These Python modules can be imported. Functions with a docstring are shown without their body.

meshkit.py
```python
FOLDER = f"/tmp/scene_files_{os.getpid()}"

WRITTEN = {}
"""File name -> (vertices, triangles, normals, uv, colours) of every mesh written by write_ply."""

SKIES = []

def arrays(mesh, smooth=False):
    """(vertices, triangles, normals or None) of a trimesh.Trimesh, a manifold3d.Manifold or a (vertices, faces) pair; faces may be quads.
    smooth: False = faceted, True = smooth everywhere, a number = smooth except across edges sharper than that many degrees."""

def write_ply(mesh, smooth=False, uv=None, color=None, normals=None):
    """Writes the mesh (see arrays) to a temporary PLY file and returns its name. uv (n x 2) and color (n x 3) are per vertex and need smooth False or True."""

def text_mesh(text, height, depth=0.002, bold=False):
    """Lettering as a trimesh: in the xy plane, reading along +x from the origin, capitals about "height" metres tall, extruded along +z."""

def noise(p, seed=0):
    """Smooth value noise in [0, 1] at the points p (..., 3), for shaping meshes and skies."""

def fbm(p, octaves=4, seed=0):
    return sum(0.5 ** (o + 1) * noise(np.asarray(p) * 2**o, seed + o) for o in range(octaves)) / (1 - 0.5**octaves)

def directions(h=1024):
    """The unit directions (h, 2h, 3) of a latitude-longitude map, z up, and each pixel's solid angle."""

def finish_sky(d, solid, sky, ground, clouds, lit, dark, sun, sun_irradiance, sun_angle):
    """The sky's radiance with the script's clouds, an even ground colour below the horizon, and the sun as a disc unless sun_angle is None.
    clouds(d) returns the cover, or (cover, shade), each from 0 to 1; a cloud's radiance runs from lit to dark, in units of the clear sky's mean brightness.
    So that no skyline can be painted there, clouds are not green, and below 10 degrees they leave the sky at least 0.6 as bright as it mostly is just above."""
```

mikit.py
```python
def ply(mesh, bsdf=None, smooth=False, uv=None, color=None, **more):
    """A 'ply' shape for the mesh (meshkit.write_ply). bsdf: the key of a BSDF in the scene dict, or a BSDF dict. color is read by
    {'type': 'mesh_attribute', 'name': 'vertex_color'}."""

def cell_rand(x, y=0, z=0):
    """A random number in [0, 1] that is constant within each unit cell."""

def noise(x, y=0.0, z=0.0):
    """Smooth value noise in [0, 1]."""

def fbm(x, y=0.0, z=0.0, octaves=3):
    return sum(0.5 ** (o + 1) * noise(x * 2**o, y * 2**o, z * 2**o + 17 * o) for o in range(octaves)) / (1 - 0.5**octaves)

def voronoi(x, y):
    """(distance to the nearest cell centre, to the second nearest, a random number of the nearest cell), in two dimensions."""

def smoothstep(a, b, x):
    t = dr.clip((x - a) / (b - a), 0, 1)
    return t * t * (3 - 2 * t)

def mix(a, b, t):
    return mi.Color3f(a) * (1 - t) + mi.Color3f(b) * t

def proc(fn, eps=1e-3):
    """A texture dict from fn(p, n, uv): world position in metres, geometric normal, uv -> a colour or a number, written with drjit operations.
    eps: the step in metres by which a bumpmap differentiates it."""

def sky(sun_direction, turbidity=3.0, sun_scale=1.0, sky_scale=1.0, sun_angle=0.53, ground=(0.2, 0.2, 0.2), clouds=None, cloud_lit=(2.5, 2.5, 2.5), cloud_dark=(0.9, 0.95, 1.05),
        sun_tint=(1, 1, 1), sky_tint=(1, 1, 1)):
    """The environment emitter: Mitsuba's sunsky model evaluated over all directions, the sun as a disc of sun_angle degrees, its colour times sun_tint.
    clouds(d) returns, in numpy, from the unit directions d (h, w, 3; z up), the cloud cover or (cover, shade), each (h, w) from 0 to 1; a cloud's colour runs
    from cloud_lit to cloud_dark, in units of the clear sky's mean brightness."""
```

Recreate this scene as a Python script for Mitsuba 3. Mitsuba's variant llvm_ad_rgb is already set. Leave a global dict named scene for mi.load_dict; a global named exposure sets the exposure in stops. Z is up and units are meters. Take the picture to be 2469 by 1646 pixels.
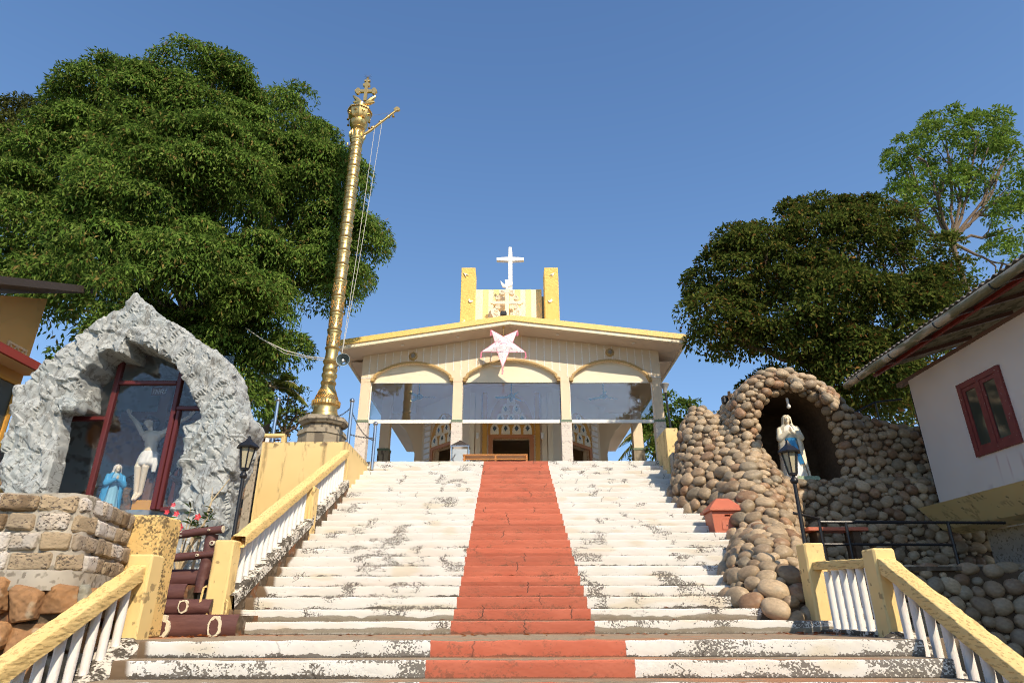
import math, random
import numpy as np, trimesh, manifold3d as m3, mitsuba as mi, drjit as dr, mikit, meshkit
from shapely.geometry import Polygon, Point, LineString
from shapely import affinity
from mikit import noise, fbm, smoothstep, mix, cell_rand

rng = np.random.default_rng(11)
T = mi.ScalarTransform4f
scene, labels = {}, {}

# ------------------------------------------------------------------ camera, sky, exposure
TH, ROLL, YAW = math.radians(23.2), math.radians(0.166), math.radians(0.22)
CAM = np.array([0, 0, 1.6])
fw = np.array([math.sin(YAW) * math.cos(TH), math.cos(YAW) * math.cos(TH), math.sin(TH)])
r0 = np.array([math.cos(YAW), -math.sin(YAW), 0.0])
u0 = np.cross(r0, fw)
upv = u0 * math.cos(ROLL) + r0 * math.sin(ROLL)
scene['camera'] = {'type': 'perspective', 'fov': math.degrees(2 * math.atan(1234.5 / 1548.0)), 'fov_axis': 'x', 'near_clip': 0.05, 'far_clip': 6000.0,
                   'to_world': T().look_at(origin=CAM.tolist(), target=(CAM + fw).tolist(), up=upv.tolist())}
SUN = [0.54, -1.0, 0.87]
scene['sky'] = mikit.sky(SUN, turbidity=3.0, sun_tint=(0.95, 1.0, 1.10), sky_scale=1.4, sky_tint=(0.93, 1.0, 1.08))
exposure = 1.9

# ------------------------------------------------------------------ helpers
def numbered(key):
    if key not in scene and key not in labels and key not in _used:
        _used.add(key); return key
    n = 1
    while f'{key}_{n:03d}' in _used: n += 1
    _used.add(f'{key}_{n:03d}'); return f'{key}_{n:03d}'
_used = set()

def add(key, mesh, bsdf, smooth=False, uv=None, color=None):
    key = numbered(key)
    scene[key] = mikit.ply(mesh, bsdf, smooth, uv, color)
    return key
def tag(key, label, cat, group=None, kind=None):
    labels[key] = {'label': label, 'category': cat}
    if group: labels[key]['group'] = group
    if kind: labels[key]['kind'] = kind
def thing(name, label, cat, group=None):
    key = numbered(name); tag(key, label, cat, group); return key
def solo(name, mesh, bsdf, label, cat, smooth=False, group=None, **k):
    key = add(name, mesh, bsdf, smooth, **k); tag(key, label, cat, group); return key
def struct(name, mesh, bsdf, smooth=False, **k):
    key = add(name, mesh, bsdf, smooth, **k); labels[key] = {'label': name.replace('_', ' '), 'kind': 'structure'}; return key

def cat(ms): return trimesh.util.concatenate(ms)
def box(x0, x1, y0, y1, z0, z1, c=0.0):
    if c <= 0:
        m = trimesh.creation.box(extents=[x1 - x0, y1 - y0, z1 - z0])
    else:
        d = np.array([x1 - x0, y1 - y0, z1 - z0]) / 2
        pts = []
        for s in np.ndindex(2, 2, 2):
            s = np.array(s) * 2 - 1
            for k in range(3):
                q = d - c; q[k] = d[k]; pts.append(s * q)
        m = trimesh.convex.convex_hull(np.array(pts))
    m.apply_translation([(x0 + x1) / 2, (y0 + y1) / 2, (z0 + z1) / 2]); return m
def hullp(pts): return trimesh.convex.convex_hull(np.asarray(pts, float))
def prism(poly, y0, y1):
    """polygon in x,z extruded from y0 to y1"""
    m = trimesh.creation.extrude_polygon(poly if isinstance(poly, Polygon) else Polygon(poly), y1 - y0, engine='earcut')
    v = m.vertices.copy(); m.vertices = np.stack([v[:, 0], y0 + v[:, 2], v[:, 1]], 1); m.invert(); return m
def prismx(poly, x0, x1):
    """polygon in y,z extruded from x0 to x1"""
    m = trimesh.creation.extrude_polygon(poly if isinstance(poly, Polygon) else Polygon(poly), x1 - x0, engine='earcut')
    v = m.vertices.copy(); m.vertices = np.stack([x0 + v[:, 2], v[:, 0], v[:, 1]], 1); return m
def tube(pts, r, n=8, cap=True):
    p = np.asarray(pts, float); r = np.broadcast_to(r, (len(p),))
    t = np.gradient(p, axis=0); t /= np.linalg.norm(t, axis=1, keepdims=True) + 1e-12
    ref = np.array([0, 0, 1.0]) if abs(t[0][2]) < 0.9 else np.array([1.0, 0, 0])
    a0 = np.cross(t[0], ref); a0 /= np.linalg.norm(a0)
    A = [a0]
    for k in range(1, len(p)):
        a = A[-1] - t[k] * (A[-1] @ t[k]); A.append(a / np.linalg.norm(a))
    A = np.array(A); B = np.cross(t, A); ang = np.arange(n) * 2 * np.pi / n
    v = (p[:, None] + r[:, None, None] * (np.cos(ang)[None, :, None] * A[:, None] + np.sin(ang)[None, :, None] * B[:, None])).reshape(-1, 3)
    f = []
    for i in range(len(p) - 1):
        for j in range(n):
            a, b = i * n + j, i * n + (j + 1) % n
            f += [[a, b, b + n], [a, b + n, a + n]]
    if cap:
        v = np.vstack([v, p[:1], p[-1:]]); s, e = len(v) - 2, len(v) - 1
        for j in range(n):
            f += [[s, (j + 1) % n, j], [e, (len(p) - 1) * n + j, (len(p) - 1) * n + (j + 1) % n]]
    return trimesh.Trimesh(v, np.array(f), process=False)
def lathe(prof, n=20, at=(0, 0, 0), phase=0.0, cap=True):
    pr = np.asarray(prof, float); ang = np.arange(n) * 2 * np.pi / n + phase
    v = np.stack([pr[:, :1] * np.cos(ang), pr[:, :1] * np.sin(ang), np.broadcast_to(pr[:, 1:2], (len(pr), n))], -1).reshape(-1, 3)
    f = []
    for i in range(len(pr) - 1):
        for j in range(n):
            a, b = i * n + j, i * n + (j + 1) % n
            f += [[a, b, b + n], [a, b + n, a + n]]
    if cap:
        v = np.vstack([v, [[0, 0, pr[0, 1]], [0, 0, pr[-1, 1]]]]); s, e = len(v) - 2, len(v) - 1
        for j in range(n):
            f += [[s, (j + 1) % n, j], [e, (len(pr) - 1) * n + j, (len(pr) - 1) * n + (j + 1) % n]]
    m = trimesh.Trimesh(v + np.array(at), np.array(f), process=False); return m
def grid(P):
    """(a, b, 3) points -> mesh"""
    P = np.asarray(P, float); a, b = P.shape[:2]
    i, j = np.meshgrid(np.arange(a - 1), np.arange(b - 1), indexing='ij')
    q = np.stack([i * b + j, (i + 1) * b + j, (i + 1) * b + j + 1, i * b + j + 1], -1).reshape(-1, 4)
    return trimesh.Trimesh(P.reshape(-1, 3), np.vstack([q[:, [0, 1, 2]], q[:, [0, 2, 3]]]), process=False)
def wobble(m, amp, freq, seed=0, octaves=3):
    v = np.array(m.vertices)
    d = np.stack([meshkit.fbm(v * freq, octaves, seed + 7 * k) for k in range(3)], -1) - 0.5
    m.vertices = v + 2 * amp * d; return m
def fine(m, length):
    v, f = trimesh.remesh.subdivide_to_size(m.vertices, m.faces, length, max_iter=14)
    m2 = trimesh.Trimesh(v, f, process=False); m2.merge_vertices(); return m2
def surface_nets(fn, lo, hi, h):
    lo, hi = np.array(lo, float), np.array(hi, float)
    n = np.ceil((hi - lo) / h).astype(int) + 1
    ax = [lo[k] + h * np.arange(n[k]) for k in range(3)]
    P = np.stack(np.meshgrid(*ax, indexing='ij'), -1)
    F = fn(P.reshape(-1, 3)).reshape(n)
    S = F < 0
    c = n - 1
    sl = lambda d: tuple(slice(d[k], d[k] + c[k]) for k in range(3))
    acc, cnt = np.zeros((*c, 3)), np.zeros(c)
    corners = list(np.ndindex(2, 2, 2))
    for k in range(3):
        for d in corners:
            if d[k]: continue
            e = list(d); e[k] = 1
            fa, fb = F[sl(d)], F[sl(e)]
            x = (fa < 0) != (fb < 0)
            t = np.where(x, fa / np.where(np.abs(fa - fb) < 1e-12, 1, fa - fb), 0)
            p = np.zeros((*c, 3)); p[:] = d; p[..., k] += t
            acc += np.where(x[..., None], p, 0); cnt += x
    on = cnt > 0
    idx = -np.ones(c, int); idx[on] = np.arange(on.sum())
    base = np.stack(np.meshgrid(*[np.arange(k) for k in c], indexing='ij'), -1)
    V = lo + h * (base + acc / np.maximum(cnt, 1)[..., None])[on]
    faces = []
    for k in range(3):
        a, b = (k + 1) % 3, (k + 2) % 3
        s0 = [slice(1, c[q]) for q in range(3)]; s1 = list(s0)
        s0[k] = slice(0, c[k]); s1[k] = slice(1, c[k] + 1)
        f0, f1 = S[tuple(s0)], S[tuple(s1)]
        for flip, msk in ((0, f0 & ~f1), (1, ~f0 & f1)):
            w = np.argwhere(msk)
            o = np.ones(3, int); o[k] = 0
            w = w + o
            def at(da, db):
                u = w.copy(); u[:, a] -= da; u[:, b] -= db
                return idx[u[:, 0], u[:, 1], u[:, 2]]
            q = np.stack([at(0, 0), at(1, 0), at(1, 1), at(0, 1)], 1)
            q = q[(q >= 0).all(1)]
            faces.append(q[:, ::-1] if flip else q)
    q = np.vstack(faces)
    m = trimesh.Trimesh(V, np.vstack([q[:, [0, 1, 2]], q[:, [0, 2, 3]]]), process=False)
    if m.volume < 0: m.invert()
    return m
def smin(a, b, k):
    h = np.clip(0.5 + 0.5 * (b - a) / k, 0, 1)
    return b * (1 - h) + a * h - k * h * (1 - h)
def bones(chain, seg=14, refine=0.03, it=6):
    """[(p, q, rp, rq)] -> one smooth body"""
    parts = []
    for p, q, a, b in chain:
        parts.append(m3.Manifold.batch_hull([m3.Manifold.sphere(a, seg).translate(list(map(float, p))), m3.Manifold.sphere(b, seg).translate(list(map(float, q)))]))
    m = m3.Manifold.batch_boolean(parts, m3.OpType.Add).refine_to_length(refine)
    mm = m.to_mesh(); t = trimesh.Trimesh(np.array(mm.vert_properties[:, :3]), np.array(mm.tri_verts), process=True)
    trimesh.smoothing.filter_taubin(t, iterations=it); return t
def rings(rows, n=40, seed=0):
    """rows of (z, cx, cy, rx, ry, fold) -> a draped closed surface"""
    r = np.random.default_rng(seed); ang = np.arange(n) * 2 * np.pi / n
    ph = r.uniform(0, 6.28, 3); P = []
    for z, cx, cy, rx, ry, fo in rows:
        w = 1 + fo * (np.sin(7 * ang + ph[0] + 0.6 * z) + 0.6 * np.sin(11 * ang + ph[1]) + 0.5 * np.sin(17 * ang + ph[2] + z))
        P.append(np.stack([cx + rx * w * np.cos(ang), cy + ry * w * np.sin(ang), np.full(n, z)], -1))
    P = np.array(P); k = len(P); f = []
    for i in range(k - 1):
        for j in range(n):
            a, b = i * n + j, i * n + (j + 1) % n
            f += [[a, b, b + n], [a, b + n, a + n]]
    v = np.vstack([P.reshape(-1, 3), P[0].mean(0)[None], P[-1].mean(0)[None]]); s, e = len(v) - 2, len(v) - 1
    for j in range(n):
        f += [[s, (j + 1) % n, j], [e, (k - 1) * n + j, (k - 1) * n + (j + 1) % n]]
    m = trimesh.Trimesh(v, np.array(f), process=False)
    if m.volume < 0: m.invert()
    return m
def place(m, x=0, y=0, z=0, rz=0.0, s=1.0):
    m = m.copy(); M = trimesh.transformations.rotation_matrix(rz, [0, 0, 1]); M[:3, :3] *= s; M[:3, 3] = [x, y, z]
    m.apply_transform(M); return m

# ------------------------------------------------------------------ materials
def P(color, rough=0.6, two=True, bump=None, scale=0.0, **k):
    col = mikit.proc(color) if callable(color) else ({'type': 'mesh_attribute', 'name': 'vertex_color'} if color == 'vc' else {'type': 'rgb', 'value': list(color)})
    b = {'type': 'principled', 'base_color': col, 'roughness': rough, **k}
    if bump is not None:
        b = {'type': 'bumpmap', 'tex': mikit.proc(bump, 2e-3), 'bsdf': b, 'scale': scale}
    return {'type': 'twosided', 'bsdf': b} if two else b
C3 = mi.Color3f

def riser_col(p, n, uv):
    t = uv.y
    row = dr.floor(p.z / 0.158)
    big = fbm(p.x * 2.6 + 3, row * 0.83, 7, octaves=2)
    mid = fbm(p.x * 6, p.z * 11, 1, octaves=3)
    gr = fbm(p.x * 75, p.z * 90, 5, octaves=2)
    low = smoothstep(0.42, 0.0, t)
    wear = noise(p.x * 0.35, row * 0.31, 2)
    ci = dr.floor(p.x / 1.25 + 0.37 * row)
    cx = (ci + 0.25 + 0.5 * cell_rand(ci, row, 4) - 0.37 * row) * 1.25 + 0.09 * (fbm(p.z * 19, ci, row, octaves=2) - 0.5)
    cd = dr.abs(p.x - cx); has = smoothstep(0.40, 0.5, cell_rand(ci, row, 9))
    halo = smoothstep(0.20, 0.0, cd + 0.12 * (mid - 0.5)) * has
    near = smoothstep(1.45, 1.38, p.z)
    edge = smoothstep(0.80, 1.0, t) * smoothstep(0.45, 0.7, noise(p.x * 4.7, row * 2.1, 3))
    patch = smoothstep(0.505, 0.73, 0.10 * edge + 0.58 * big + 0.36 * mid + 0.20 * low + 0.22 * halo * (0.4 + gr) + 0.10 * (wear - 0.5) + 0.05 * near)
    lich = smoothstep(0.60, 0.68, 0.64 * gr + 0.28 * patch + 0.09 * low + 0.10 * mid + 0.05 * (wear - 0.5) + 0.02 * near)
    crack = smoothstep(0.011, 0.003, cd) * has
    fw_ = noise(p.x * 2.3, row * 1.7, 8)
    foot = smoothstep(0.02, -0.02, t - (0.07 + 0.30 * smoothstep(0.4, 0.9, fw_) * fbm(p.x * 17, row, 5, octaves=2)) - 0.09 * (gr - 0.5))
    white = mix((0.70, 0.69, 0.65), (0.64, 0.61, 0.54), noise(p.x * 3, p.z * 8, 2))
    white = mix(white, (0.56, 0.46, 0.28), 0.4 * smoothstep(0.66, 0.82, fbm(p.x * 1.9, p.z * 7, 31, octaves=2)))
    white = mix(white, (0.085, 0.07, 0.055), 0.85 * lich)
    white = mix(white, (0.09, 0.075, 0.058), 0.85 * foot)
    white = mix(white, (0.05, 0.04, 0.03), 0.8 * crack)
    end = -3.22 - 0.06 * (p.y - 8.1) + 0.10 * (noise(p.z * 9, p.y * 3, 1) - 0.5)
    white = mix(white, (0.16, 0.105, 0.06), smoothstep(0.03, -0.03, p.x - end))
    rough = smoothstep(0.50, 0.42, t + 0.5 * (fbm(p.x * 5, p.z * 5, 4, octaves=3) - 0.5)) * smoothstep(1.70, 1.60, p.z) * smoothstep(1.40, 1.45, p.z)
    white = mix(white, mix((0.17, 0.14, 0.10), (0.28, 0.24, 0.17), gr), rough * 0.9)
    red = mix((0.50, 0.145, 0.082), (0.42, 0.10, 0.052), fbm(p.x * 3, p.z * 9, 9, octaves=3))
    red = red * (0.86 + 0.28 * cell_rand(row, 3, 1))
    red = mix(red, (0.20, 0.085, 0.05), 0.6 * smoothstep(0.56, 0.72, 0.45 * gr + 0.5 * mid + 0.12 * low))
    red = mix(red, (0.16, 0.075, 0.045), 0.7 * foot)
    red = mix(red, (0.07, 0.035, 0.025), 0.9 * crack)
    e = 0.02 * (noise(p.x * 0 + p.z * 4, p.y * 2.7, 6) - 0.5) + 0.008 * (noise(p.z * 60, p.x * 0, row) - 0.5)
    on = smoothstep(-0.004, 0.004, p.x + 0.682 + e) * smoothstep(0.004, -0.004, p.x - 0.985 + e)
    return mix(white, red, on)
def riser_bump(p, n, uv):
    return fbm(p.x * 22, p.z * 26, p.y * 5, octaves=3)
scene['m_riser'] = P(riser_col, 0.75, bump=riser_bump, scale=0.006)
def tread_col(p, n, uv):
    g = fbm(p.x * 18, p.y * 18, 3, octaves=3)
    c = mix((0.16, 0.115, 0.075), (0.24, 0.19, 0.13), g)
    return mix(c, (0.30, 0.13, 0.06), 0.7 * smoothstep(0.55, 0.7, fbm(p.x * 1.1, p.y * 3, 5, octaves=3)))
scene['m_tread'] = P(tread_col, 0.85)
def lichen_col(p, n, uv):
    a = fbm(p.x * 9, p.y * 9, p.z * 9, octaves=3); b = fbm(p.x * 45, p.y * 45, p.z * 45, octaves=2)
    return mix((0.62, 0.58, 0.50), (0.07, 0.06, 0.045), smoothstep(0.44, 0.58, 0.55 * a + 0.45 * b + 0.02))
scene['m_lichen'] = P(lichen_col, 0.85, bump=lambda p, n, uv: fbm(p.x * 20, p.y * 20, p.z * 20, octaves=2), scale=0.01)
def dirt_col(p, n, uv):
    a = fbm(p.x * 5, p.y * 5, p.z * 5, octaves=3); b = fbm(p.x * 28, p.y * 28, p.z * 28, octaves=2)
    c = mix((0.055, 0.040, 0.026), (0.14, 0.10, 0.062), b)
    c = mix(c, (0.26, 0.105, 0.04), 0.6 * smoothstep(0.55, 0.68, a))
    return mix(c, (0.24, 0.20, 0.15), 0.5 * smoothstep(0.58, 0.72, fbm(p.x * 13, p.y * 13, p.z * 13 + 9, octaves=2)))
scene['m_dirt'] = P(dirt_col, 0.9, bump=lambda p, n, uv: fbm(p.x * 14, p.y * 14, p.z * 14, octaves=3), scale=0.03)
def yellow_col(p, n, uv):
    c = mix((0.79, 0.59, 0.26), (0.72, 0.52, 0.21), fbm(p.x * 2, p.y * 2, p.z * 2, octaves=3))
    s = smoothstep(0.66, 0.78, noise(p.x * 5.2 + 2, p.y * 5.2, p.z * 0.35)) * smoothstep(0.35, 0.7, noise(p.x * 30, p.y * 30, p.z * 4))
    c = mix(c, (0.36, 0.24, 0.09), 0.55 * s)
    return mix(c, (0.20, 0.13, 0.06), 0.7 * smoothstep(0.66, 0.74, fbm(p.x * 12, p.y * 12, p.z * 9, octaves=3)))
scene['m_yellow'] = P(yellow_col, 0.6)
def wallyellow_col(p, n, uv):
    c = mix((0.80, 0.60, 0.28), (0.73, 0.53, 0.22), fbm(p.x * 1.5, p.y * 1.5, p.z * 1.5, octaves=3))
    line = smoothstep(0.075, 0.0, dr.abs(p.x - (dr.floor(p.x / 0.43) + 0.5) * 0.43 + 0.03 * (noise(p.z * 2.5, p.x * 1, 3) - 0.5)))
    line = line * smoothstep(0.30, 0.75, noise(dr.floor(p.x / 0.43) * 3.7, p.z * 1.3, 2) * 0.6 + 0.5 * noise(p.x * 40, p.z * 9, 1)) * smoothstep(3.2, 5.2, p.z + 1.2 * cell_rand(dr.floor(p.x / 0.43), 3, 1))
    c = mix(c, (0.22, 0.14, 0.06), 0.7 * line)
    top = smoothstep(0.55, 0.7, noise(p.x * 16, p.y * 16, p.z * 10)) * smoothstep(5.08, 5.17, p.z + 0.1 * noise(p.x * 6, p.y * 6, 1))
    return mix(c, (0.12, 0.08, 0.05), 0.75 * top)
scene['m_wall_yellow'] = P(wallyellow_col, 0.65)
def stained_col(p, n, uv):
    a = fbm(p.x * 7, p.y * 7, p.z * 5, octaves=3); b = fbm(p.x * 50, p.y * 50, p.z * 40, octaves=2)
    return mix((0.68, 0.47, 0.18), (0.13, 0.09, 0.045), 0.9 * smoothstep(0.46, 0.64, 0.5 * a + 0.5 * b))
scene['m_stained'] = P(stained_col, 0.85, bump=lambda p, n, uv: fbm(p.x * 40, p.y * 40, p.z * 40, octaves=2), scale=0.012)
def rail_col(p, n, uv):
    b = fbm(p.x * 60, p.y * 14, p.z * 60, octaves=3)
    c = mix((0.76, 0.56, 0.24), (0.67, 0.47, 0.18), noise(p.x * 3, p.y * 3, p.z * 3))
    return mix(c, (0.38, 0.25, 0.09), 0.6 * smoothstep(0.56, 0.66, b))
scene['m_rail'] = P(rail_col, 0.75, bump=lambda p, n, uv: fbm(p.x * 45, p.y * 12, p.z * 45, octaves=2), scale=0.012)
def rock_col(p, n, uv):
    a = fbm(p.x * 9, p.y * 9, p.z * 9, octaves=3); b = fbm(p.x * 3 + p.z * 8, p.y * 6, p.z * 5 - p.x * 14, octaves=3)
    w = fbm(p.x * 1.3, p.y * 1.3, p.z * 1.3, octaves=2) * 5.0
    k = dr.abs(fbm(p.x * 4 + p.z * 9 + w, p.y * 6, p.z * 5 - p.x * 12 + w, octaves=3) - 0.5)
    c = mix((0.30, 0.32, 0.31), (0.39, 0.405, 0.395), a)
    c = mix(c, (0.33, 0.37, 0.37), 0.5 * smoothstep(0.5, 0.65, noise(p.x * 1.7, p.y, p.z * 1.9)))
    c = mix(c, (0.11, 0.105, 0.095), 0.8 * smoothstep(0.055, 0.0, k) * smoothstep(0.30, 0.52, a))
    c = mix(c, (0.15, 0.145, 0.13), 0.55 * smoothstep(0.60, 0.68, b))
    return mix(c, (0.46, 0.47, 0.45), 0.5 * smoothstep(0.43, 0.34, b))
def rock_bump(p, n, uv):
    w = fbm(p.x * 1.3, p.y * 1.3, p.z * 1.3, octaves=2) * 5.0
    return fbm(p.x * 4 + p.z * 9 + w, p.y * 6, p.z * 5 - p.x * 12 + w, octaves=3)
scene['m_rock'] = P(rock_col, 0.65, bump=rock_bump, scale=0.010)
def cobble_col(p, n, uv):
    r = uv.x
    c = mix((0.235, 0.16, 0.095), (0.32, 0.24, 0.15), smoothstep(0.0, 0.35, r))
    c = mix(c, (0.225, 0.13, 0.072), smoothstep(0.66, 0.78, r))
    c = mix(c, (0.23, 0.185, 0.125), smoothstep(0.80, 0.90, r))
    g = fbm(p.x * 38, p.y * 38, p.z * 38, octaves=2)
    c = c * (0.84 + 0.6 * uv.y) * (0.80 + 0.5 * g)
    return mix(c, (0.40, 0.33, 0.22), 0.35 * smoothstep(0.60, 0.75, fbm(p.x * 11, p.y * 11, p.z * 11, octaves=2)))
scene['m_cobble'] = P(cobble_col, 0.5, specular=0.35)
def mortar_col(p, n, uv):
    return mix((0.06, 0.038, 0.022), (0.12, 0.078, 0.045), fbm(p.x * 20, p.y * 20, p.z * 20, octaves=3))
scene['m_mortar'] = P(mortar_col, 0.95)
def block_col(p, n, uv):
    r = uv.x; g = fbm(p.x * 55, p.y * 55, p.z * 70, octaves=2); a = fbm(p.x * 9, p.y * 9, p.z * 9, octaves=2)
    c = mix((0.36, 0.275, 0.175), (0.28, 0.22, 0.155), smoothstep(0.1, 0.4, r))
    c = mix(c, (0.52, 0.48, 0.43), smoothstep(0.55, 0.62, r))
    c = mix(c, (0.17, 0.115, 0.065), smoothstep(0.80, 0.86, r))
    c = mix(c, (0.50, 0.38, 0.24), 0.4 * smoothstep(0.5, 0.65, a))
    return mix(c, (0.05, 0.04, 0.035), 0.8 * smoothstep(0.54, 0.68, g) * (0.3 + 0.7 * smoothstep(0.4, 0.6, a + 0.1 * uv.y)))
scene['m_block'] = P(block_col, 0.9, bump=lambda p, n, uv: fbm(p.x * 60, p.y * 60, p.z * 60, octaves=2), scale=0.012)
def rubble_col(p, n, uv):
    r = uv.x; a = fbm(p.x * 6, p.y * 6, p.z * 6, octaves=3); g = fbm(p.x * 30, p.y * 30, p.z * 30, octaves=2)
    c = mix((0.34, 0.17, 0.065), (0.24, 0.14, 0.075), a)
    c = mix(c, mix((0.16, 0.16, 0.13), (0.26, 0.25, 0.20), a), smoothstep(0.50, 0.56, r))
    c = c * (0.7 + 0.6 * g)
    return mix(c, (0.40, 0.34, 0.24), 0.6 * smoothstep(0.60, 0.72, fbm(p.x * 9 + 4, p.y * 9, p.z * 9, octaves=2)))
scene['m_rubble'] = P(rubble_col, 0.85, bump=lambda p, n, uv: fbm(p.x * 25, p.y * 25, p.z * 25, octaves=2), scale=0.015)
def concrete_col(p, n, uv):
    c = mix((0.33, 0.29, 0.23), (0.46, 0.42, 0.35), fbm(p.x * 6, p.y * 6, p.z * 6, octaves=3))
    return mix(c, (0.14, 0.12, 0.09), 0.7 * smoothstep(0.56, 0.68, fbm(p.x * 25, p.y * 25, p.z * 18, octaves=2)))
scene['m_concrete'] = P(concrete_col, 0.9)
def darkstone_col(p, n, uv):
    c = mix((0.23, 0.19, 0.13), (0.34, 0.29, 0.21), fbm(p.x * 5, p.y * 5, p.z * 9, octaves=3))
    return mix(c, (0.07, 0.055, 0.04), 0.7 * smoothstep(0.58, 0.70, noise(p.x * 14, p.y * 14, p.z * 2.5)))
scene['m_darkstone'] = P(darkstone_col, 0.8)
def log_col(p, n, uv):
    return mix((0.085, 0.032, 0.028), (0.13, 0.055, 0.045), fbm(p.x * 9, p.y * 30, p.z * 40, octaves=3))
scene['m_log'] = P(log_col, 0.55)
def bark_col(p, n, uv):
    return mix((0.10, 0.07, 0.045), (0.20, 0.145, 0.10), fbm(p.x * 9, p.y * 9, p.z * 2.5, octaves=3))
scene['m_bark'] = P(bark_col, 0.9)
def roofsheet_col(p, n, uv):
    c = mix((0.14, 0.12, 0.10), (0.26, 0.23, 0.20), fbm(p.x * 3, p.y * 5, 2, octaves=3))
    return mix(c, (0.06, 0.06, 0.035), 0.7 * smoothstep(0.55, 0.68, fbm(p.x * 9, p.y * 9, 7, octaves=2)))
scene['m_roofsheet'] = P(roofsheet_col, 0.9)
def gutter_col(p, n, uv):
    c = mix((0.36, 0.30, 0.21), (0.48, 0.42, 0.31), fbm(p.x * 8, p.y * 6, p.z * 8, octaves=2))
    return mix(c, (0.13, 0.12, 0.05), 0.85 * smoothstep(0.48, 0.62, fbm(p.x * 6, p.y * 3, p.z * 9, octaves=3)))
scene['m_gutter'] = P(gutter_col, 0.7)
def pink_col(p, n, uv):
    c = mix((0.74, 0.65, 0.57), (0.66, 0.575, 0.505), fbm(p.x, p.y * 1.6, p.z * 1.6, octaves=3))
    st = smoothstep(0.55, 0.8, noise(1, p.y * 13, p.z * 1.1)) * smoothstep(4.12, 4.04, p.z) * smoothstep(3.6, 4.0, p.z + 0.25 * noise(p.y * 9, 2, 2)) * smoothstep(9.8, 10.0, p.y) * smoothstep(11.1, 10.8, p.y)
    c = mix(c, (0.42, 0.20, 0.17), 0.55 * st)
    return mix(c, (0.30, 0.24, 0.22), 0.45 * smoothstep(0.58, 0.75, fbm(p.x * 4, p.y * 5, p.z * 5, octaves=3)) * smoothstep(3.95, 3.5, p.z + 0.4 * noise(p.y * 5, p.z * 3, 4)))
scene['m_pink'] = P(pink_col, 0.7)
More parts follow.
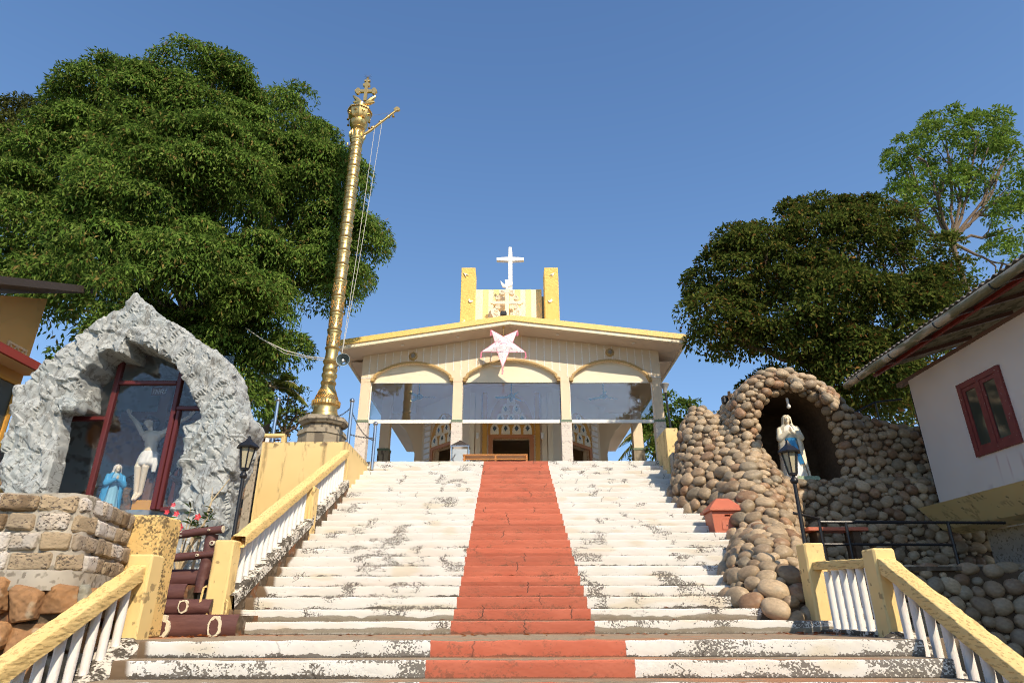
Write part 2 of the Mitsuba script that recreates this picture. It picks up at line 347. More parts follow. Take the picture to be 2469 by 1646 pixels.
def marble_col(p, n, uv):
    v = dr.abs(fbm(p.x * 5 + p.z * 3, p.y * 5, p.z * 9, octaves=3) - 0.5)
    return mix((0.36, 0.31, 0.28), (0.66, 0.58, 0.50), smoothstep(0.0, 0.035, v))
scene['m_marble'] = P(marble_col, 0.3)
scene['m_stucco'] = P((0.78, 0.54, 0.15), 0.8, bump=lambda p, n, uv: fbm(p.x * 14, p.y * 14, p.z * 14, octaves=2), scale=0.025)
def inner_col(p, n, uv):
    a = fbm(p.x * 2.4, p.y * 2, p.z * 2.4, octaves=3); b = fbm(p.x * 9, p.y * 9, p.z * 9, octaves=2)
    blue = smoothstep(0.42, 0.55, fbm(p.x * 1.5 + 5, p.y, p.z * 1.5, octaves=2))
    c = mix((0.34, 0.15, 0.05), (0.20, 0.28, 0.32), blue)
    return mix(c, (0.05, 0.04, 0.035), 0.6 * smoothstep(0.52, 0.66, 0.5 * a + 0.5 * b))
scene['m_inner'] = P(inner_col, 0.8)
def wood_col(p, n, uv):
    return mix((0.40, 0.14, 0.03), (0.52, 0.22, 0.05), fbm(p.x * 4, p.y * 30, p.z * 40, octaves=2))
scene['m_wood'] = P(wood_col, 0.35)
def terrain_col(p, n, uv):
    return mix((0.17, 0.12, 0.07), (0.12, 0.13, 0.05), fbm(p.x * 0.4, p.y * 0.4, 1, octaves=3))
scene['m_ground'] = P(terrain_col, 0.95)
for name, col, ro in (('cream', (0.74, 0.60, 0.42), 0.6), ('creamw', (0.80, 0.70, 0.52), 0.6), ('soffit', (0.66, 0.52, 0.40), 0.7), ('tan', (0.47, 0.31, 0.12), 0.6), ('white', (0.80, 0.78, 0.73), 0.5),
                      ('whitep', (0.78, 0.73, 0.68), 0.5), ('yellowf', (0.80, 0.56, 0.17), 0.5), ('stripe', (0.80, 0.62, 0.27), 0.5), ('salmon', (0.50, 0.14, 0.075), 0.5), ('green', (0.16, 0.20, 0.13), 0.4), ('maroon', (0.10, 0.016, 0.016), 0.4),
                      ('black', (0.012, 0.012, 0.014), 0.4), ('dark', (0.045, 0.034, 0.028), 0.8), ('blue', (0.06, 0.33, 0.62), 0.45), ('ltblue', (0.22, 0.47, 0.62), 0.5), ('skin', (0.74, 0.64, 0.48), 0.45),
                      ('robe', (0.80, 0.73, 0.56), 0.5), ('brownrobe', (0.16, 0.09, 0.06), 0.5), ('hair', (0.06, 0.04, 0.025), 0.6), ('orange', (0.60, 0.30, 0.05), 0.6), ('doorframe', (0.50, 0.19, 0.07), 0.6), ('petal', (0.75, 0.06, 0.08), 0.6),
                      ('pinkline', (0.80, 0.22, 0.34), 0.6), ('paper', (0.84, 0.80, 0.82), 0.7), ('grey', (0.25, 0.24, 0.22), 0.7), ('wire', (0.10, 0.10, 0.10), 0.6), ('sand', (0.52, 0.42, 0.26), 0.7), ('fan', (0.08, 0.20, 0.32), 0.4),
                      ('bldg', (0.60, 0.33, 0.10), 0.7), ('ledge', (0.62, 0.44, 0.26), 0.7), ('redled', (0.24, 0.03, 0.02), 0.5), ('horn', (0.40, 0.47, 0.47), 0.4), ('hornin', (0.07, 0.10, 0.105), 0.4), ('ring', (0.66, 0.58, 0.42), 0.6), ('dot', (0.10, 0.11, 0.16), 0.6), ('rope', (0.52, 0.50, 0.44), 0.8), ('moss', (0.30, 0.38, 0.26), 0.7), ('lampglass', (0.42, 0.38, 0.26), 0.15), ('plasm', (0.40, 0.44, 0.46), 0.25), ('redleaf', (0.20, 0.04, 0.02), 0.5), ('litter', (0.33, 0.11, 0.04), 0.8)):
    scene['m_' + name] = P(col, ro)
def winred_col(p, n, uv):
    c = mix((0.20, 0.035, 0.03), (0.15, 0.025, 0.022), fbm(p.x * 9, p.y * 9, p.z * 9, octaves=2))
    return mix(c, (0.55, 0.47, 0.42), 0.8 * smoothstep(0.76, 0.80, fbm(p.x * 40, p.y * 40, p.z * 40, octaves=3)))
scene['m_winred'] = P(winred_col, 0.5)
scene['m_gold'] = P((0.66, 0.46, 0.18), 0.34, metallic=0.9)
scene['m_gold2'] = P((0.60, 0.37, 0.12), 0.34, metallic=0.9)
scene['m_steel'] = P((0.55, 0.56, 0.58), 0.18, metallic=1.0)
scene['m_leaf'] = {'type': 'principledthin', 'base_color': {'type': 'mesh_attribute', 'name': 'vertex_color'}, 'roughness': 0.30, 'diff_trans': 0.6, 'eta': 1.5}
scene['m_tint'] = {'type': 'thindielectric', 'int_ior': 2.0, 'specular_transmittance': {'type': 'rgb', 'value': [0.60, 0.58, 0.54]}}
scene['m_glass'] = {'type': 'thindielectric', 'int_ior': 1.5, 'specular_transmittance': {'type': 'rgb', 'value': [0.90, 0.92, 0.94]}}
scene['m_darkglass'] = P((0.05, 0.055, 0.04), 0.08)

# ================================================================== SETTING
# low ground, the terrace on the hill and the bank between them
g = np.stack(np.meshgrid([-3000, -60, -12, 12, 60, 3000], [-3000, -60, -10, 12, 60, 3000], indexing='ij'), -1)
struct('ground', grid(np.concatenate([g, np.zeros((6, 6, 1))], -1)), 'm_ground')
terr = Polygon([(-60, 14.25), (-5.5, 14.25), (-5.5, 14.15), (-3.7, 14.15), (-3.7, 16.6), (3.9, 16.6), (3.9, 15.2), (60, 15.2), (60, 60), (-60, 60)])
tm = trimesh.creation.extrude_polygon(terr, 5.22, engine='earcut'); struct('terrace', tm, 'm_concrete')
# stairs
ZS = [1.558, 1.69, 1.838, 1.983, 2.128, 2.285, 2.452, 2.605, 2.765, 2.920, 3.083, 3.232, 3.396, 3.545, 3.712, 3.898, 4.070, 4.226, 4.378, 4.556, 4.740, 4.908, 5.096, 5.299]
LAND = 1.417
def step_mesh(y, z0, z1, yb, xl, xr, seed, skew=0.0):
    """riser with a worn rounded nosing, and the tread behind it"""
    nx = 110; xs = np.linspace(xl, xr, nx); r = 0.012; h = z1 - z0
    w = meshkit.fbm(np.stack([xs * 2.2, np.full(nx, seed * 3.3), np.zeros(nx)], -1), 4, 3) - 0.5
    w2 = meshkit.fbm(np.stack([xs * 7, np.full(nx, seed * 1.7), np.zeros(nx)], -1), 3, 9) - 0.5
    yy = y + skew * (xs - 0) + 0.014 * w
    prof = [(0.012, 0.0, 0.0), (0.004, 0.25, 0.25), (0.0, 0.6, 0.6), (0.0, 1 - r / h, 0.93), (r * 0.3, 1 - 0.3 * r / h, 0.98), (r, 1.0, 1.0)]
    Pts = np.zeros((len(prof), nx, 3)); UV = np.zeros((len(prof), nx, 2))
    for k, (dy, t, tv) in enumerate(prof):
        top = 0.016 * w2 * (t > 0.9) + 0.012 * w * (t > 0.9)
        Pts[k] = np.stack([xs, yy + dy + 0.006 * w2 * (1 - t), z0 + t * h + top], -1)
        UV[k] = np.stack([xs, np.full(nx, tv)], -1)
    m = grid(Pts); m.invert()
    tr = np.stack([Pts[-1], np.stack([xs, np.full(nx, yb) + 0.02, np.full(nx, z1)], -1)])
    return m, UV.reshape(-1, 2), grid(tr)
st = 'stone_steps'; _used.add(st); labels[st] = {'label': 'wide white stone steps with a red painted strip up the middle', 'kind': 'structure'}
def put_step(*a, **k):
    m, uv, tr = step_mesh(*a, **k)
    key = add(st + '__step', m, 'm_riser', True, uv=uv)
    add(key + '__tread', tr, 'm_tread')
for i in range(24):
    y = 8.12 + 0.363 * i
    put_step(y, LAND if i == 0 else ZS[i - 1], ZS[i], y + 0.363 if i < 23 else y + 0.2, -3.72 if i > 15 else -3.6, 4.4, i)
zz, yy = LAND, 6.06
for i in range(9):
    z1 = LAND if i == 0 else zz
    z0 = z1 - (0.132 if i < 3 else 0.146)
    yb = 8.14 if i == 0 else yy + 0.36
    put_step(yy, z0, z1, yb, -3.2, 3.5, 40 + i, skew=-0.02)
    zz = z0; yy -= 0.35
struct('landing', cat([box(-5.2, -3.2, 6.88, 8.2, 0.9, 1.405), box(3.5, 4.6, 6.68, 9.0, 0.9, 1.40)]), 'm_tread')
# side paths at the height of the grotto feet
struct('path', cat([box(-14, -3.7, 8.95, 10.4, 1.0, 2.18), box(4.3, 9.2, 10.05, 12.9, 0.5, 2.2)]), 'm_concrete')
# earth bank behind the path on the left
xs, ts = np.linspace(-14, -4.95, 80), np.linspace(0, 1, 40)
X, Tt = np.meshgrid(xs, ts, indexing='ij')
Y = 10.2 + 4.2 * Tt; X = -14 + (X + 14) / 9.05 * (14 - 0.408 * Y); Z = 2.1 + 3.2 * (Tt ** 0.75)
pp = np.stack([X, Y, Z], -1); d = meshkit.fbm(pp * 2.2, 4, 2)[..., None] - 0.5
pp = pp + d * np.array([0.2, -0.5, 0.35]) * (1 - Tt[..., None] ** 6)
struct('earth_bank', grid(pp[::-1]), 'm_dirt', 40)
# ================================================================== CHURCH
ch = thing('church', 'cream church with a low gabled porch, three glazed arches and a yellow tower front', 'church')
YC, YF = 22.0, 21.03
def part(name, mesh, mat, parent=None, smooth=False, **k): return add((parent or ch) + '__' + name, mesh, mat, smooth, **k)
FL = 5.22
ROOFZ = lambda x: 11.30 - (0.1606 if x < 0 else 0.1225) * abs(x)
# porch roof: yellow fascia over a white one, soffit under it
XL_, XR_ = -6.04, 6.30
under = [(XL_, ROOFZ(XL_)), (0, ROOFZ(0)), (XR_, ROOFZ(XR_))]
roof = part('roof', cat([prism([(XL_, under[0][1] + 0.3), (XL_, under[0][1] + 0.02), (0, 11.32), (XR_, under[2][1] + 0.02), (XR_, under[2][1] + 0.3), (0, 11.60)], YF + 0.12, 30.5)]), 'm_soffit')
part('fascia', prism([(XL_ - 0.03, under[0][1] + 0.33), (XL_ - 0.03, under[0][1] + 0.13), (0, 11.435), (XR_ + 0.03, under[2][1] + 0.13), (XR_ + 0.03, under[2][1] + 0.33), (0, 11.64)], YF - 0.05, YF + 0.2), 'm_yellowf', roof)
part('fascia', prism([(XL_, under[0][1] + 0.128), (XL_, under[0][1]), (0, 11.30), (XR_, under[2][1]), (XR_, under[2][1] + 0.128), (0, 11.432)], YF, YF + 0.116), 'm_creamw', roof)
part('side_fascia', box(XL_ - 0.03, XL_ + 0.05, YF + 0.2, 30.4, under[0][1] - 0.0, under[0][1] + 0.32), 'm_creamw', roof)
part('side_fascia', box(XR_ - 0.05, XR_ + 0.03, YF + 0.2, 30.4, under[2][1], under[2][1] + 0.32), 'm_creamw', roof)
for x in (-3.9, -1.9, 1.75, 4.5):
    part('soffit_light', lathe([(0.05, 0), (0.06, 0.012), (0.035, 0.014)], 14, (x, 21.5, ROOFZ(x) - 0.012)), 'm_white', roof)
# gable wall with three arches, battens, mouldings
def arch_pts(xa, xb, zs, zt, n=28, step=True):
    c = (xa + xb) / 2; w = (xb - xa) / 2; h = zt - zs
    R = (w * w + h * h) / (2 * h); a0 = math.asin(w / R)
    return [(c + R * math.sin(a), zt - R + R * math.cos(a)) for a in np.linspace(-a0, a0, n)]
BAYS = [(-4.89, -2.20, 9.66, 10.16), (-1.52, 1.66, 9.70, 10.25), (2.33, 5.00, 9.68, 10.24)]
FULL = [(-5.05, -2.05), (-1.71, 1.84), (2.17, 5.17)]
gable = Polygon([(-5.40, 9.45), (5.50, 9.45), (5.50, ROOFZ(5.5) + 0.015), (0, 11.31), (-5.40, ROOFZ(-5.4) + 0.015)])
for (xa, xb, zs, zt), (fa, fb) in zip(BAYS, FULL):
    gable = gable.difference(Polygon(arch_pts(xa, xb, zs, zt) + [(xb, 9.60), (fb, 9.60), (fb, 9.3), (fa, 9.3), (fa, 9.60), (xa, 9.60)]))
gw = part('gable_wall', prism(gable, YC, YC + 0.3), 'm_cream')
def in_arch(x):
    for (xa, xb, zs, zt), (fa, fb) in zip(BAYS, FULL):
        if fa <= x <= fb:
            if xa < x < xb:
                c = (xa + xb) / 2; w = (xb - xa) / 2; h = zt - zs; R = (w * w + h * h) / (2 * h)
                return zt - R + math.sqrt(max(R * R - (x - c) ** 2, 0)) + 0.075
            return 9.86
    return 9.62
for i in range(39):
    x = -5.13 + 0.2785 * i
    if x < 5.45: part('batten', box(x - 0.014, x + 0.014, YC - 0.014, YC + 0.01, in_arch(x), ROOFZ(x) - 0.003), 'm_white', gw)
part('batten', box(-5.41, -5.04, YC - 0.02, YC + 0.01, 9.58, 9.61), 'm_white', gw)
part('batten', box(5.16, 5.51, YC - 0.02, YC + 0.01, 9.60, 9.63), 'm_white', gw)
for b, ((xa, xb, zs, zt), (fa, fb)) in enumerate(zip(BAYS, FULL)):
    a = arch_pts(xa, xb, zs, zt)
    out, inn = Polygon(a + [(xb, 9), (xa, 9)]).buffer(0.07, join_style=2), Polygon(a + [(xb, 9), (xa, 9)]).buffer(0.0)
    mold = out.difference(inn).intersection(Polygon([(fa - 1, zs + 0.0), (fb + 1, zs + 0.0), (fb + 1, 12), (fa - 1, 12)]))
    ms = [prism(g_, YC - 0.05, YC + 0.1) for g_ in getattr(mold, 'geoms', [mold])]
    for s, e, f in ((1, xa, fa), (-1, xb, fb)):
        ms += [box(min(e - s * 0.075, e + s * 0.02), max(e - s * 0.075, e + s * 0.02), YC - 0.047, YC + 0.09, zs - 0.07, zs - 0.003),
               box(min(e - s * 0.15, e - s * 0.02), max(e - s * 0.15, e - s * 0.02), YC - 0.043, YC + 0.085, zs - 0.14, zs - 0.075),
               box(min(f, f + s * 0.13), max(f, f + s * 0.13), YC - 0.04, YC + 0.08, 9.47, 9.53)]
    part('arch_moulding', cat(ms), 'm_tan', gw)
    part('tympanum', prism(Polygon(a + [(xb, 9.60), (fb + 0.02, 9.60), (fb + 0.02, 9.46), (fa - 0.02, 9.46), (fa - 0.02, 9.60), (xa, 9.60)]).buffer(0.01), YC + 0.14, YC + 0.2), 'm_creamw', gw)
    w = part('glass_screen', box(fa + 0.03, fb - 0.03, YC + 0.12, YC + 0.16, 7.93, 8.055), 'm_white')
    part('pane', grid([[(fa, YC + 0.17, 8.05), (fa, YC + 0.17, 9.47)], [(fb, YC + 0.17, 8.05), (fb, YC + 0.17, 9.47)]]), 'm_tint', w)
    part('frame', cat([box(fa, fb, YC + 0.13, YC + 0.19, 9.445, 9.46)] + [box(x - 0.012, x + 0.012, YC + 0.13, YC + 0.2, 8.056, 9.444) for x in (fa + 0.012, fb - 0.012)]), 'm_grey' if b == 1 else 'm_white', w)
for x0, x1 in ((-5.40, -5.05), (-2.05, -1.71), (1.84, 2.17), (5.17, 5.50)):
    c = part('column', box(x0, x1, YC + 0.01, YC + 0.34, 8.02, 9.6), 'm_cream')
    part('marble_base', box(x0 - 0.02, x1 + 0.02, YC - 0.01, YC + 0.36, FL, 7.93), 'm_marble', c)
    part('band', box(x0 - 0.03, x1 + 0.03, YC - 0.02, YC + 0.37, 7.932, 8.018), 'm_green', c)
for s in (-1, 1):
    x = 5.30 * s + 0.06
    c = part('column', box(x - 0.2, x + 0.2, 26.2, 26.6, 8.02, 10.3), 'm_cream')
    part('marble_base', box(x - 0.23, x + 0.23, 26.17, 26.63, FL, 7.93), 'm_darkstone', c)
    part('band', box(x - 0.25, x + 0.25, 26.15, 26.65, 7.932, 8.018), 'm_green', c)
# ceiling, nave walls
part('ceiling', cat([box(-5.9, 6.05, YC + 0.31, 36.3, 10.301, 10.34)]), 'm_soffit')
part('floor', box(-5.7, 5.8, YC - 0.5, 30.4, 5.20, 5.30), 'm_darkstone')
A50 = math.radians(51)
def facet(cx, cy, ang, halfw, doorw, doorz, nrow, pname):
    """a nave wall with a door, lintel and a pyramid of lancet windows; u along the wall, built facing -y then turned"""
    def put(name, ms, mat, par=None):
        m = cat(ms); return part(name, place(m, cx, cy, 0, ang), mat, par)
    dw = doorw / 2
    w = put('nave_wall', [box(-halfw, -dw, 0, 0.3, FL, 10.30), box(dw, halfw, 0, 0.3, FL, 10.30), box(-dw, dw, 0, 0.3, doorz, 10.30)], 'm_cream')
    put('door_frame', [box(-dw - 0.17, -dw, -0.05, 0.12, FL, doorz + 0.13), box(dw, dw + 0.17, -0.05, 0.12, FL, doorz + 0.13), box(-dw, dw, -0.048, 0.118, doorz, doorz + 0.128)], 'm_doorframe', w)
    n = nrow; z = doorz + 0.131; bw = (doorw + 0.30) / n
    tr = [(-n * bw / 2 - 0.06, z), (n * bw / 2 + 0.06, z)]
    H = n * 0.36 + 0.25
    arc = [(n * bw / 2 + 0.06 - (n * bw / 2 + 0.06) * (1 - math.cos(t)), z + H * math.sin(t)) for t in np.linspace(0, math.pi / 2, 12)]
    arch = arc + [(-x, zz_) for x, zz_ in arc[::-1]]
    put('tracery', [prism(arch, -0.035, 0.05)], 'm_orange', w)
    for r in range(n):
        for k in range(n - r):
            x = (k - (n - r - 1) / 2) * bw; zb = z + 0.02 + r * 0.40; hh = 0.48; a = bw * 0.40
            lan = [(x - a, zb), (x + a, zb), (x + a * 0.92, zb + hh * 0.5), (x + a * 0.55, zb + hh * 0.82), (x, zb + hh), (x - a * 0.55, zb + hh * 0.82), (x - a * 0.92, zb + hh * 0.5)]
            pet = put('lancet', [prism(lan, -0.055, -0.03)], 'm_creamw', w)
            zc = zb + hh * 0.50
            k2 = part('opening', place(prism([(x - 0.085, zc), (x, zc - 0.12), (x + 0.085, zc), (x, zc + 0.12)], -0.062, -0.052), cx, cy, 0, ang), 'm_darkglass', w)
facet(0.05, 25.0, 0, 1.66, 1.46, 8.13, 4, 'c')
L2 = 1.9
facet(0.05 - 1.66 - L2 * math.cos(A50), 25.0 + L2 * math.sin(A50), -A50, L2, 1.5, 8.13, 3, 'l')
facet(0.05 + 1.66 + L2 * math.cos(A50), 25.0 + L2 * math.sin(A50), A50, L2, 1.5, 8.13, 3, 'r')
for s in (-1, 1):
    for k, (dx, mat, w) in enumerate(((1.05, 'm_orange', 0.09), (1.32, 'm_cream', 0.10), (1.56, 'm_creamw', 0.10))):
        part('pilaster', box(0.05 + s * dx - w, 0.05 + s * dx + w, 24.86, 24.98, FL, 10.0), mat)
    part('wall_lamp', cat([box(s * 1.28 - 0.05, s * 1.28 + 0.05, 24.72, 24.85, 8.05, 8.30, 0.02)]), 'm_white')
    # slatted screens on the slanting walls and the brackets of the outer pillars
    bx, by = 0.05 + s * (1.66 + 1.62 * L2 * math.cos(A50)), 25.0 + 1.62 * L2 * math.sin(A50)
    sl = part('slat_screen', place(box(-0.24, 0.24, -0.03, 0.0, 6.0, 9.6), bx, by, 0, s * A50), 'm_cream')
    for k in range(14):
        part('slat', place(box(-0.23, 0.23, -0.075, -0.032, 6.1 + 0.25 * k, 6.28 + 0.25 * k), bx, by, 0, s * A50), 'm_whitep', sl)
    px, py = s * 4.0 + 0.05, 28.0
    part('pillar', cat([box(px - 0.22, px + 0.22, py - 0.2, py + 0.2, FL, 10.3)]), 'm_cream')
    br = [(0, 7.6), (0.02, 8.15), (0.16, 8.7), (0.42, 9.2), (0.85, 9.62), (1.4, 9.95), (1.4, 10.05), (-0.1, 10.05), (-0.1, 7.6)]
    part('bracket', prism([(px + s * (0.22 + a), b) for a, b in br][::-1 if s > 0 else 1], py - 0.12, py + 0.12) if s < 0 else prism([(px + 0.22 + a, b) for a, b in br], py - 0.12, py + 0.12), 'm_cream')
for x in (-4.2, 4.1): part('nave_wall', box(x, x + 0.2, 27.9, 36, FL, 10.3), 'm_cream')
part('nave_wall', box(-4.2, 4.3, 36.0, 36.2, FL, 10.3), 'm_cream')
part('nave_floor', box(-4.0, 4.1, 25.3, 36.0, 5.225, 5.305), 'm_darkstone')
part('nave_roof', cat([hullp([(-4.5, 28.3, 10.4), (4.6, 28.3, 10.4), (-4.5, 36.4, 10.4), (4.6, 36.4, 10.4), (0, 31, 12.2)])]), 'm_soffit')
# bulkhead lamps on the gable
for x, z in ((-3.56, 10.43), (3.70, 10.57)):
    l = part('gable_lamp', lathe([(0.16, 0), (0.17, 0.02), (0.15, 0.06), (0.11, 0.09)], 8), 'm_tan')
    scene[l]['to_world'] = T().translate([x, YC - 0.005, z]).rotate([1, 0, 0], 90)
    k = part('grille', cat([tube([(0.12 * math.cos(a), 0.12 * math.sin(a), 0.095), (0, 0, 0.115), (-0.12 * math.cos(a), -0.12 * math.sin(a), 0.095)], 0.010, 5) for a in (0, 0.785, 1.57, 2.36)] + [lathe([(0.06, 0.10), (0.065, 0.112), (0.05, 0.112)], 12)]), 'm_grey', l)
    scene[k]['to_world'] = scene[l]['to_world']
# ceiling fans
for x, a0 in ((-3.5, 0.1), (0.06, 0.9), (3.62, 0.45)):
    ft = thing('ceiling_fan', {-3.5: 'blue ceiling fan hanging behind the left porch glass', 0.06: 'blue ceiling fan hanging behind the middle porch glass', 3.62: 'blue ceiling fan hanging behind the right porch glass'}[x], 'ceiling fan', 'ceiling fans in the church porch')
    add(ft + '__rod', tube([(x, 23.6, 10.0), (x, 23.6, 9.5)], 0.02, 8), 'm_fan')
    add(ft + '__motor', lathe([(0.03, 0.16), (0.06, 0.10), (0.13, 0.07), (0.15, 0.02), (0.13, -0.02), (0.07, -0.06), (0.02, -0.08)], 16, (x, 23.6, 9.38)), 'm_fan', 40)
    for k in range(3):
        b = box(0.12, 0.62, -0.07, 0.07, -0.006, 0.006, 0.004); b.apply_transform(trimesh.transformations.rotation_matrix(0.25, [1, 0, 0]))
        add(ft + '__blade', place(b, x, 23.6, 9.39, a0 + k * 2.094), 'm_fan')
# tower front above the roof
def emblem_star(r): return [(r * (1 if k % 2 == 0 else 0.3) * math.sin(k * math.pi / 4), r * (1 if k % 2 == 0 else 0.3) * math.cos(k * math.pi / 4)) for k in range(8)]
for s, x0, x1 in ((-1, -1.91, -1.36), (1, 1.37, 1.92)):
    tp = part('tower_pillar', fine(box(x0, x1, 22.3, 23.2, 11.2, 14.35, 0.012), 0.3), 'm_stucco')
    ar = [(0, 0), (0.19, -0.10), (0.09, -0.09), (0.10, -0.19)] if s < 0 else [(0, 0), (-0.19, -0.10), (-0.09, -0.09), (-0.10, -0.19)]
    cx = x0 + 0.09 if s < 0 else x1 - 0.14
    part('emblem', prism([(cx + a, 14.10 + b) for a, b in ar][::1 if s > 0 else -1], 22.25, 22.31), 'm_white', tp)
    cx = x1 - 0.15 if s < 0 else x0 + 0.2
    cr = Point(cx, 12.88).buffer(0.085).difference(Point(cx - 0.035 * s, 12.95).buffer(0.085))
    part('emblem', prism(cr, 22.25, 22.31), 'm_white', tp)
    cx = x0 + 0.17 if s < 0 else x1 - 0.17
    part('emblem', prism([(cx + a, 11.95 + b) for a, b in emblem_star(0.125)], 22.25, 22.31), 'm_white', tp)
tw = part('striped_panel', box(-1.36, 1.16, 22.9, 23.0, 10.9, 13.68), 'm_creamw')
for k in range(6):
    x = -1.06 + 0.425 * k
    part('stripe', box(x, x + 0.215, 22.885, 22.9, 11.0, 13.682), 'm_stripe', tw)
part('tower_back', box(1.16, 1.40, 23.35, 23.45, 10.9, 13.6), 'm_grey')
# the tall cross
cz = 15.58
solo('cross', cat([hullp([(x, y, z) for (w, z) in ((0.065, 16.17), (0.09, 15.66)) for x in (-w + 0.03, w + 0.03) for y in (23.72, 23.88)]),
                   hullp([(x, y, z) for (w, z) in ((0.085, 15.50), (0.085, 11.5)) for x in (-w + 0.03, w + 0.03) for y in (23.72, 23.88)]),
                   hullp([(x, y, z) for (x, h) in ((-0.55, 0.065), (0.03, 0.10), (0.61, 0.065)) for y in (23.71, 23.89) for z in (cz - h, cz + h)])]), 'm_white',
     'tall plain white cross rising over the striped panel of the church', 'cross')
# the ornamental relief cross with scrolls, and the dove over it
oc = thing('ornamental_cross', 'cream scrolled ornamental cross standing in front of the striped panel', 'cross')
OX, OY, OZ = -0.11, 22.42, 12.86
def disc(x, z, r, y0, y1, n=18): return prism(Point(x, z).buffer(r, quad_segs=n // 4), y0, y1)
def scroll(x, z, r, s, y):
    return [disc(x, z, r, y, y + 0.10), tube([(x + s * (r * (1 - t * 0.75)) * math.cos(5.5 * t * 2 + 1), y - 0.012, z + r * (1 - t * 0.75) * math.sin(5.5 * t * 2 + 1)) for t in np.linspace(0, 1, 22)], 0.018, 5)]
add(oc + '__shaft', cat([box(OX - 0.085, OX + 0.085, OY, OY + 0.1, 11.2, 13.38, 0.02), box(OX - 0.46, OX + 0.46, OY + 0.003, OY + 0.097, OZ - 0.07, OZ + 0.075, 0.02), disc(OX, 13.36, 0.10, OY - 0.01, OY + 0.11),
                         disc(OX - 0.5, OZ, 0.075, OY - 0.01, OY + 0.11), disc(OX + 0.5, OZ, 0.085, OY - 0.01, OY + 0.11), disc(OX - 0.6, OZ, 0.035, OY, OY + 0.1), disc(OX + 0.61, OZ + 0.01, 0.035, OY, OY + 0.1)]), 'm_creamw', 30)
for s in (-1, 1):
    for dx, dz, r in ((0.19, 0.42, 0.10), (0.36, 0.20, 0.10), (0.36, -0.20, 0.10), (0.20, -0.52, 0.075)):
        add(oc + '__scroll', cat(scroll(OX + s * dx, OZ + dz, r, s, OY)), 'm_creamw', 30)
    lf = [(OX + s * a, b) for a, b in ((0.10, 12.25), (0.22, 12.36), (0.34, 12.55), (0.46, 12.64), (0.64, 12.56), (0.60, 12.40), (0.52, 12.22), (0.40, 12.02), (0.18, 11.8), (0.05, 11.7))]
    add(oc + '__leaf', cat([prism(lf if s < 0 else lf[::-1], OY, OY + 0.09)] + [tube([(OX + s * (0.18 + 0.09 * k + 0.1 * t), OY - 0.01, 12.1 + 0.06 * k + 0.36 * t - 0.15 * t * t) for t in np.linspace(0, 1, 8)], 0.02, 5) for k in range(3)] + scroll(OX + s * 0.42, 12.42, 0.11, s, OY)), 'm_creamw', 30)
dv = [(-0.02, 13.46), (0.03, 13.46), (0.05, 13.55), (0.10, 13.58), (0.20, 13.60), (0.24, 13.78), (0.14, 13.68), (0.07, 13.70), (0.08, 13.88), (-0.08, 13.88), (-0.05, 13.70), (-0.10, 13.66), (-0.26, 13.84), (-0.21, 13.66), (-0.16, 13.56), (-0.05, 13.54)]
solo('dove_relief', prism([(OX + a, b) for a, b in dv], OY, OY + 0.08), 'm_white', 'small white dove flying down above the ornamental cross', 'dove')
fl = thing('floodlight', 'small black floodlight at the foot of the ornamental cross on the roof', 'floodlight')
add(fl + '__housing', box(-0.33, -0.13, 21.3, 21.42, 11.80, 11.97, 0.02), 'm_black')
add(fl + '__bracket', cat([box(-0.36, -0.335, 21.33, 21.39, 11.45, 11.9), box(-0.125, -0.10, 21.33, 21.39, 11.45, 11.9)]), 'm_black')
# ---------------------------------------------------------------- hanging star
sg = thing('star_lantern', 'large white paper star lantern with coloured dots and pink edges under the gable', 'star lantern')
SY = 21.12
tips = [(-0.65, 10.80), (-0.22, 10.54), (0.28, 10.78), (0.10, 10.31), (0.55, 9.95), (-0.03, 9.95), (-0.24, 9.38), (-0.43, 9.97), (-0.98, 9.97), (-0.51, 10.32)]
tips = [(x * 1.034, 1.6 + (z - 1.6) * 1.034) for x, z in tips]
ctr = (-0.215, 10.49)
v = [(x, SY, z) for x, z in tips] + [(ctr[0], SY - 0.09, ctr[1]), (ctr[0], SY + 0.09, ctr[1])]
f = []
for k in range(10):
    f += [[k, (k + 1) % 10, 10], [(k + 1) % 10, k, 11]]
sm = trimesh.Trimesh(np.array(v), np.array(f), process=False); sm.fix_normals()
add(sg + '__paper', sm, 'm_paper')
def on_star(x, z):
    """front face depth at x, z"""
    for k in range(10):
        a, b, c = np.array(tips[k]), np.array(tips[(k + 1) % 10]), np.array(ctr)
        M = np.array([b - a, c - a]).T
        uvw = np.linalg.solve(M, np.array([x, z]) - a)
        if uvw[0] >= -1e-3 and uvw[1] >= -1e-3 and uvw.sum() <= 1.001: return SY - 0.09 * uvw[1]
    return None
edge = [tube([(tips[k][0], SY, tips[k][1]), (tips[(k + 1) % 10][0], SY, tips[(k + 1) % 10][1])], 0.008, 5) for k in range(10)]
inn = [1, 3, 5, 7, 9]
for a, b in zip(inn, inn[1:] + inn[:1]):
    p0, p1 = tips[a], tips[b]
    edge.append(tube([((1 - t) * p0[0] + t * p1[0], (on_star((1 - t) * p0[0] + t * p1[0] * 0.999, (1 - t) * p0[1] + t * p1[1]) or SY) - 0.004, (1 - t) * p0[1] + t * p1[1]) for t in np.linspace(0.01, 0.99, 7)], 0.007, 5))
add(sg + '__edging', cat(edge), 'm_pinkline')
r_ = np.random.default_rng(5); dots = {'m_dot': [], 'm_salmon': [], 'm_green': []}
